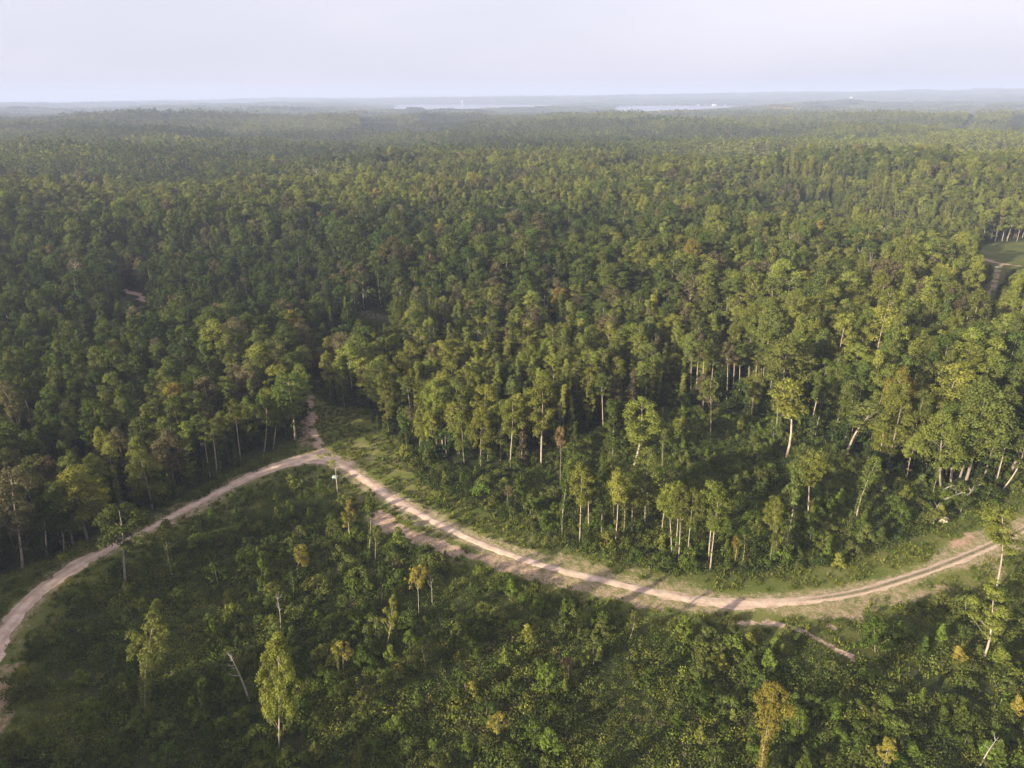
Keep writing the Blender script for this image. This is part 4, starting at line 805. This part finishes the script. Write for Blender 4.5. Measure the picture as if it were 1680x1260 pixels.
# ------------------------------------------------------------------ small things
def small_things():
    # brush pile: pale fallen trunks beside the east stand
    logs = [((1522,855),(1537,838),.16,'pale fallen pole pointing down from the brush pile'),((1530,863),(1536,857),.12,'short broken stick below the brush pile'),((1548,823),(1576,817),.22,'pale fallen trunk lying along the brush pile'),((1574,823),(1596,810),.20,'bent fallen trunk at the east end of the brush pile'),
            ((1545,808),(1562,806),.15,'thin fallen stem at the back of the brush pile'),((1558,804),(1570,812),.14,'crossed fallen stem near the brush pile middle'),((1590,812),(1606,803),.13,'fallen limb reaching toward the east stand'),((1586,808),(1591,813),.10,'small broken branch on the brush pile')]
    for a, b, r, lab in logs:
        A, B = onground([a, b]); c = (A + B) / 2; zc = float(height(np.array([c[0]]), np.array([c[1]]))[0]); R = np.random.default_rng(int(a[0] * 3 + b[1])); L = np.hypot(*(B - A))
        e = empty('fallen_log', (c[0], c[1], zc)); tag(e, lab, 'fallen log', 'fallen logs of the brush pile'); G = Geo(); p0 = np.array([*(A - c), .5]); p1 = np.array([*(B - c), 1.3]); mid = (p0 + p1) / 2 + np.array([R.normal() * .3, R.normal() * .3, .15])
        V, F = tube([p0, mid, p1], [r, r * .8, r * .35], 7); G.add(V, F); obj('log', G.mesh('log', [DEAD], True), e)
        for q in range(5):
            s = p0 + (p1 - p0) * (.35 + .6 * R.random()); d = R.normal(size=3); d[2] = abs(d[2]); d += (p1 - p0) / L * 1.2; d /= np.linalg.norm(d); V, F = tube([s, s + d * L * .18 * (.6 + R.random())], [r * .32, .02], 4); G2 = Geo(); G2.add(V, F); obj('branch', G2.mesh('branch', [DEAD], True), e)
    # pale boulder / clay lump
    def boulder(u_, v_, rad, lab, mat, seed):
        p = onground([(u_, v_)])[0]; R = np.random.default_rng(seed); th = np.linspace(0, np.pi, 7)[1:-1]; V = [(0, 0, rad)]
        for a in th:
            for k in range(9): q = k * 6.283 / 9; s = rad * (1 + .22 * R.normal()); V.append((s * math.sin(a) * math.cos(q), s * math.sin(a) * math.sin(q) * .8, s * math.cos(a) * .75))
        V.append((0, 0, -rad * .7)); F3 = []; F4 = []
        for k in range(9): F3.append((0, 1 + k, 1 + (k + 1) % 9)); F3.append((1 + 36 + k, len(V) - 1, 1 + 36 + (k + 1) % 9))
        for i in range(4):
            for k in range(9): F4.append((1 + i * 9 + k, 1 + (i + 1) * 9 + k, 1 + (i + 1) * 9 + (k + 1) % 9, 1 + i * 9 + (k + 1) % 9))
        o = obj('boulder', make_mesh('boulder', np.array(V), [np.array(F3), np.array(F4)], [mat])); o.location = (p[0], p[1], float(height(np.array([p[0]]), np.array([p[1]]))[0]) + rad * .35); tag(o, lab, 'boulder')
    stone = plain('pale_stone', (.62, .50, .40), .9)
    boulder(1546, 856, .75, 'pale pinkish boulder in the grass below the brush pile', stone, 3)
    # little box stand next to the thin pine
    p = onground([(551, 791)])[0]; zc = float(height(np.array([p[0]]), np.array([p[1]]))[0]); e = empty('feed_box', (p[0], p[1], zc)); tag(e, 'small pale box on dark legs behind the wispy pine trunk', 'box'); pm = plain('pale_paint', (.22, .27, .23)); dk = plain('dark_metal', (.05, .05, .05), .5)
    def boxm(x0, x1, y0, y1, z0, z1, m, top=0):
        V = np.array([(x0, y0, z0), (x1, y0, z0), (x1, y1, z0), (x0, y1, z0), (x0 + top, y0 + top, z1), (x1 - top, y0 + top, z1), (x1 - top, y1 - top, z1), (x0 + top, y1 - top, z1)]); return make_mesh('box', V, [np.array([(0, 3, 2, 1), (4, 5, 6, 7), (0, 1, 5, 4), (1, 2, 6, 5), (2, 3, 7, 6), (3, 0, 4, 7)])], [m])
    obj('body', boxm(-.55, .55, -.4, .4, .75, 1.35, pm), e); obj('lid', boxm(-.62, .62, -.47, .47, 1.352, 1.5, pm, .15), e)
    for sx in (-1, 1):
        for sy in (-1, 1): obj('leg', boxm(sx * .5 - .04, sx * .5 + .04, sy * .35 - .04, sy * .35 + .04, 0, .75, dk), e)
    # lakeside houses and water towers
    hw = plain('white_wall', (.62, .60, .57)); hr = plain('grey_roof', (.30, .28, .28))
    def house(u_, v_, w, d, h, lab):
        p = onplane([(u_, v_)], LAKE_Z + 6)[0]; z = float(height(np.array([p[0]]), np.array([p[1]]))[0]); e = empty('lake_house', (p[0], p[1], z)); e.rotation_euler[2] = (u_ * .37) % .8 - .4; tag(e, lab, 'house', 'houses on the far lake shore')
        obj('wall', boxm(-w / 2, w / 2, -d / 2, d / 2, 0, h, hw), e)
        V = np.array([(-w / 2 - .5, -d / 2 - .6, h + .01), (w / 2 + .5, -d / 2 - .6, h + .01), (w / 2 + .5, d / 2 + .6, h + .01), (-w / 2 - .5, d / 2 + .6, h + .01), (-w / 2 - .5, 0, h + d * .32), (w / 2 + .5, 0, h + d * .32)])
        obj('roof', make_mesh('roof', V, [np.array([(0, 1, 5, 4), (2, 3, 4, 5), (3, 2, 1, 0)]), np.array([(1, 2, 5), (3, 0, 4)])], [hr]), e)
        for k in (-1, 0, 1): obj('window', boxm(k * w * .3 - w * .06, k * w * .3 + w * .06, -d / 2 - .12, -d / 2 - .02, h * .4, h * .75, dk), e)
    hs = [(1017, 171.2, 30, 'brightest white'), (1021, 170.6, 34, 'tall white'), (1052, 171, 46, 'long white'), (1064, 171, 26, 'small'), (1072, 170.6, 26, 'narrow'), (1084, 170.8, 30, 'gabled'), (1098, 171, 34, 'wide pale'), (1112, 170.8, 26, 'low'), (1124, 171, 36, 'broad'), (1146, 171.4, 30, 'pale'), (1158, 171, 28, 'squat'), (1172, 171.6, 64, 'longest white'), (1190, 171.4, 28, 'last')]
    for q, (a, b, w, s) in enumerate(hs): house(a, b, w * .55, 12, 7, '%s house on the far lake shore, %s counting from the west' % (s, ORD[q]))
    def tower(u_, v_, dist_, lab):
        d = ray(np.array([u_]), np.array([v_]))[0]; t_ = dist_ / d[1]; px_, py_ = d[0] * t_, d[1] * t_; zt = CAM_H + d[2] * t_; z0 = float(height(np.array([px_]), np.array([py_]))[0]); Hh = max(zt - z0, 32); e = empty('water_tower', (px_, py_, z0)); tag(e, lab, 'water tower')
        r = 11; V = []; F = []; prof = [(0, -.62), (.45, -.55), (.85, -.3), (1, 0), (.85, .32), (.45, .55), (0, .62)]
        Vp = np.array([(r * a * math.cos(k * 6.283 / 16), r * a * math.sin(k * 6.283 / 16), Hh + r * b) for a, b in prof for k in range(16)]); Fp = np.array([(i * 16 + k, i * 16 + (k + 1) % 16, (i + 1) * 16 + (k + 1) % 16, (i + 1) * 16 + k) for i in range(6) for k in range(16)])
        obj('tank', make_mesh('tank', Vp, [Fp], [hw], smooth_=True), e); V, F = tube([(0, 0, 0), (0, 0, Hh - r * .5)], [1.6, 1.3], 8); obj('riser', make_mesh('riser', V, [F], [hw]), e)
        for k in range(5): a = k * 1.2566; V, F = tube([(r * 1.05 * math.cos(a), r * 1.05 * math.sin(a), 0), (r * .9 * math.cos(a), r * .9 * math.sin(a), Hh)], [.5, .5], 5); obj('leg', make_mesh('leg', V, [F], [hw]), e)
    tower(1396, 163, 6600, 'white water tower above the far eastern woods'); tower(758, 170, 6900, 'white water tower over the far lake arm')
small_things()

# ------------------------------------------------------------------ the hazy air
def build_haze():
    m, t = newmat('pale_haze'); pv = N(t, 'ShaderNodeVolumePrincipled'); pv.inputs['Color'].default_value = (.46, .545, .77, 1); pv.inputs['Density'].default_value = .00019; pv.inputs['Anisotropy'].default_value = 0.0
    o = N(t, 'ShaderNodeOutputMaterial'); t.links.new(pv.outputs[0], o.inputs['Volume'])
    x0, x1, y0, y1, z0, z1 = -17500, 17500, -17500, 17500, -45, 142
    V = np.array([(x0, y0, z0), (x1, y0, z0), (x1, y1, z0), (x0, y1, z0), (x0, y0, z1), (x1, y0, z1), (x1, y1, z1), (x0, y1, z1)])
    h = obj('haze', make_mesh('haze', V, [np.array([(0, 3, 2, 1), (4, 5, 6, 7), (0, 1, 5, 4), (1, 2, 6, 5), (2, 3, 7, 6), (3, 0, 4, 7)])], [m])); tag(h, kind='stuff')
build_haze()
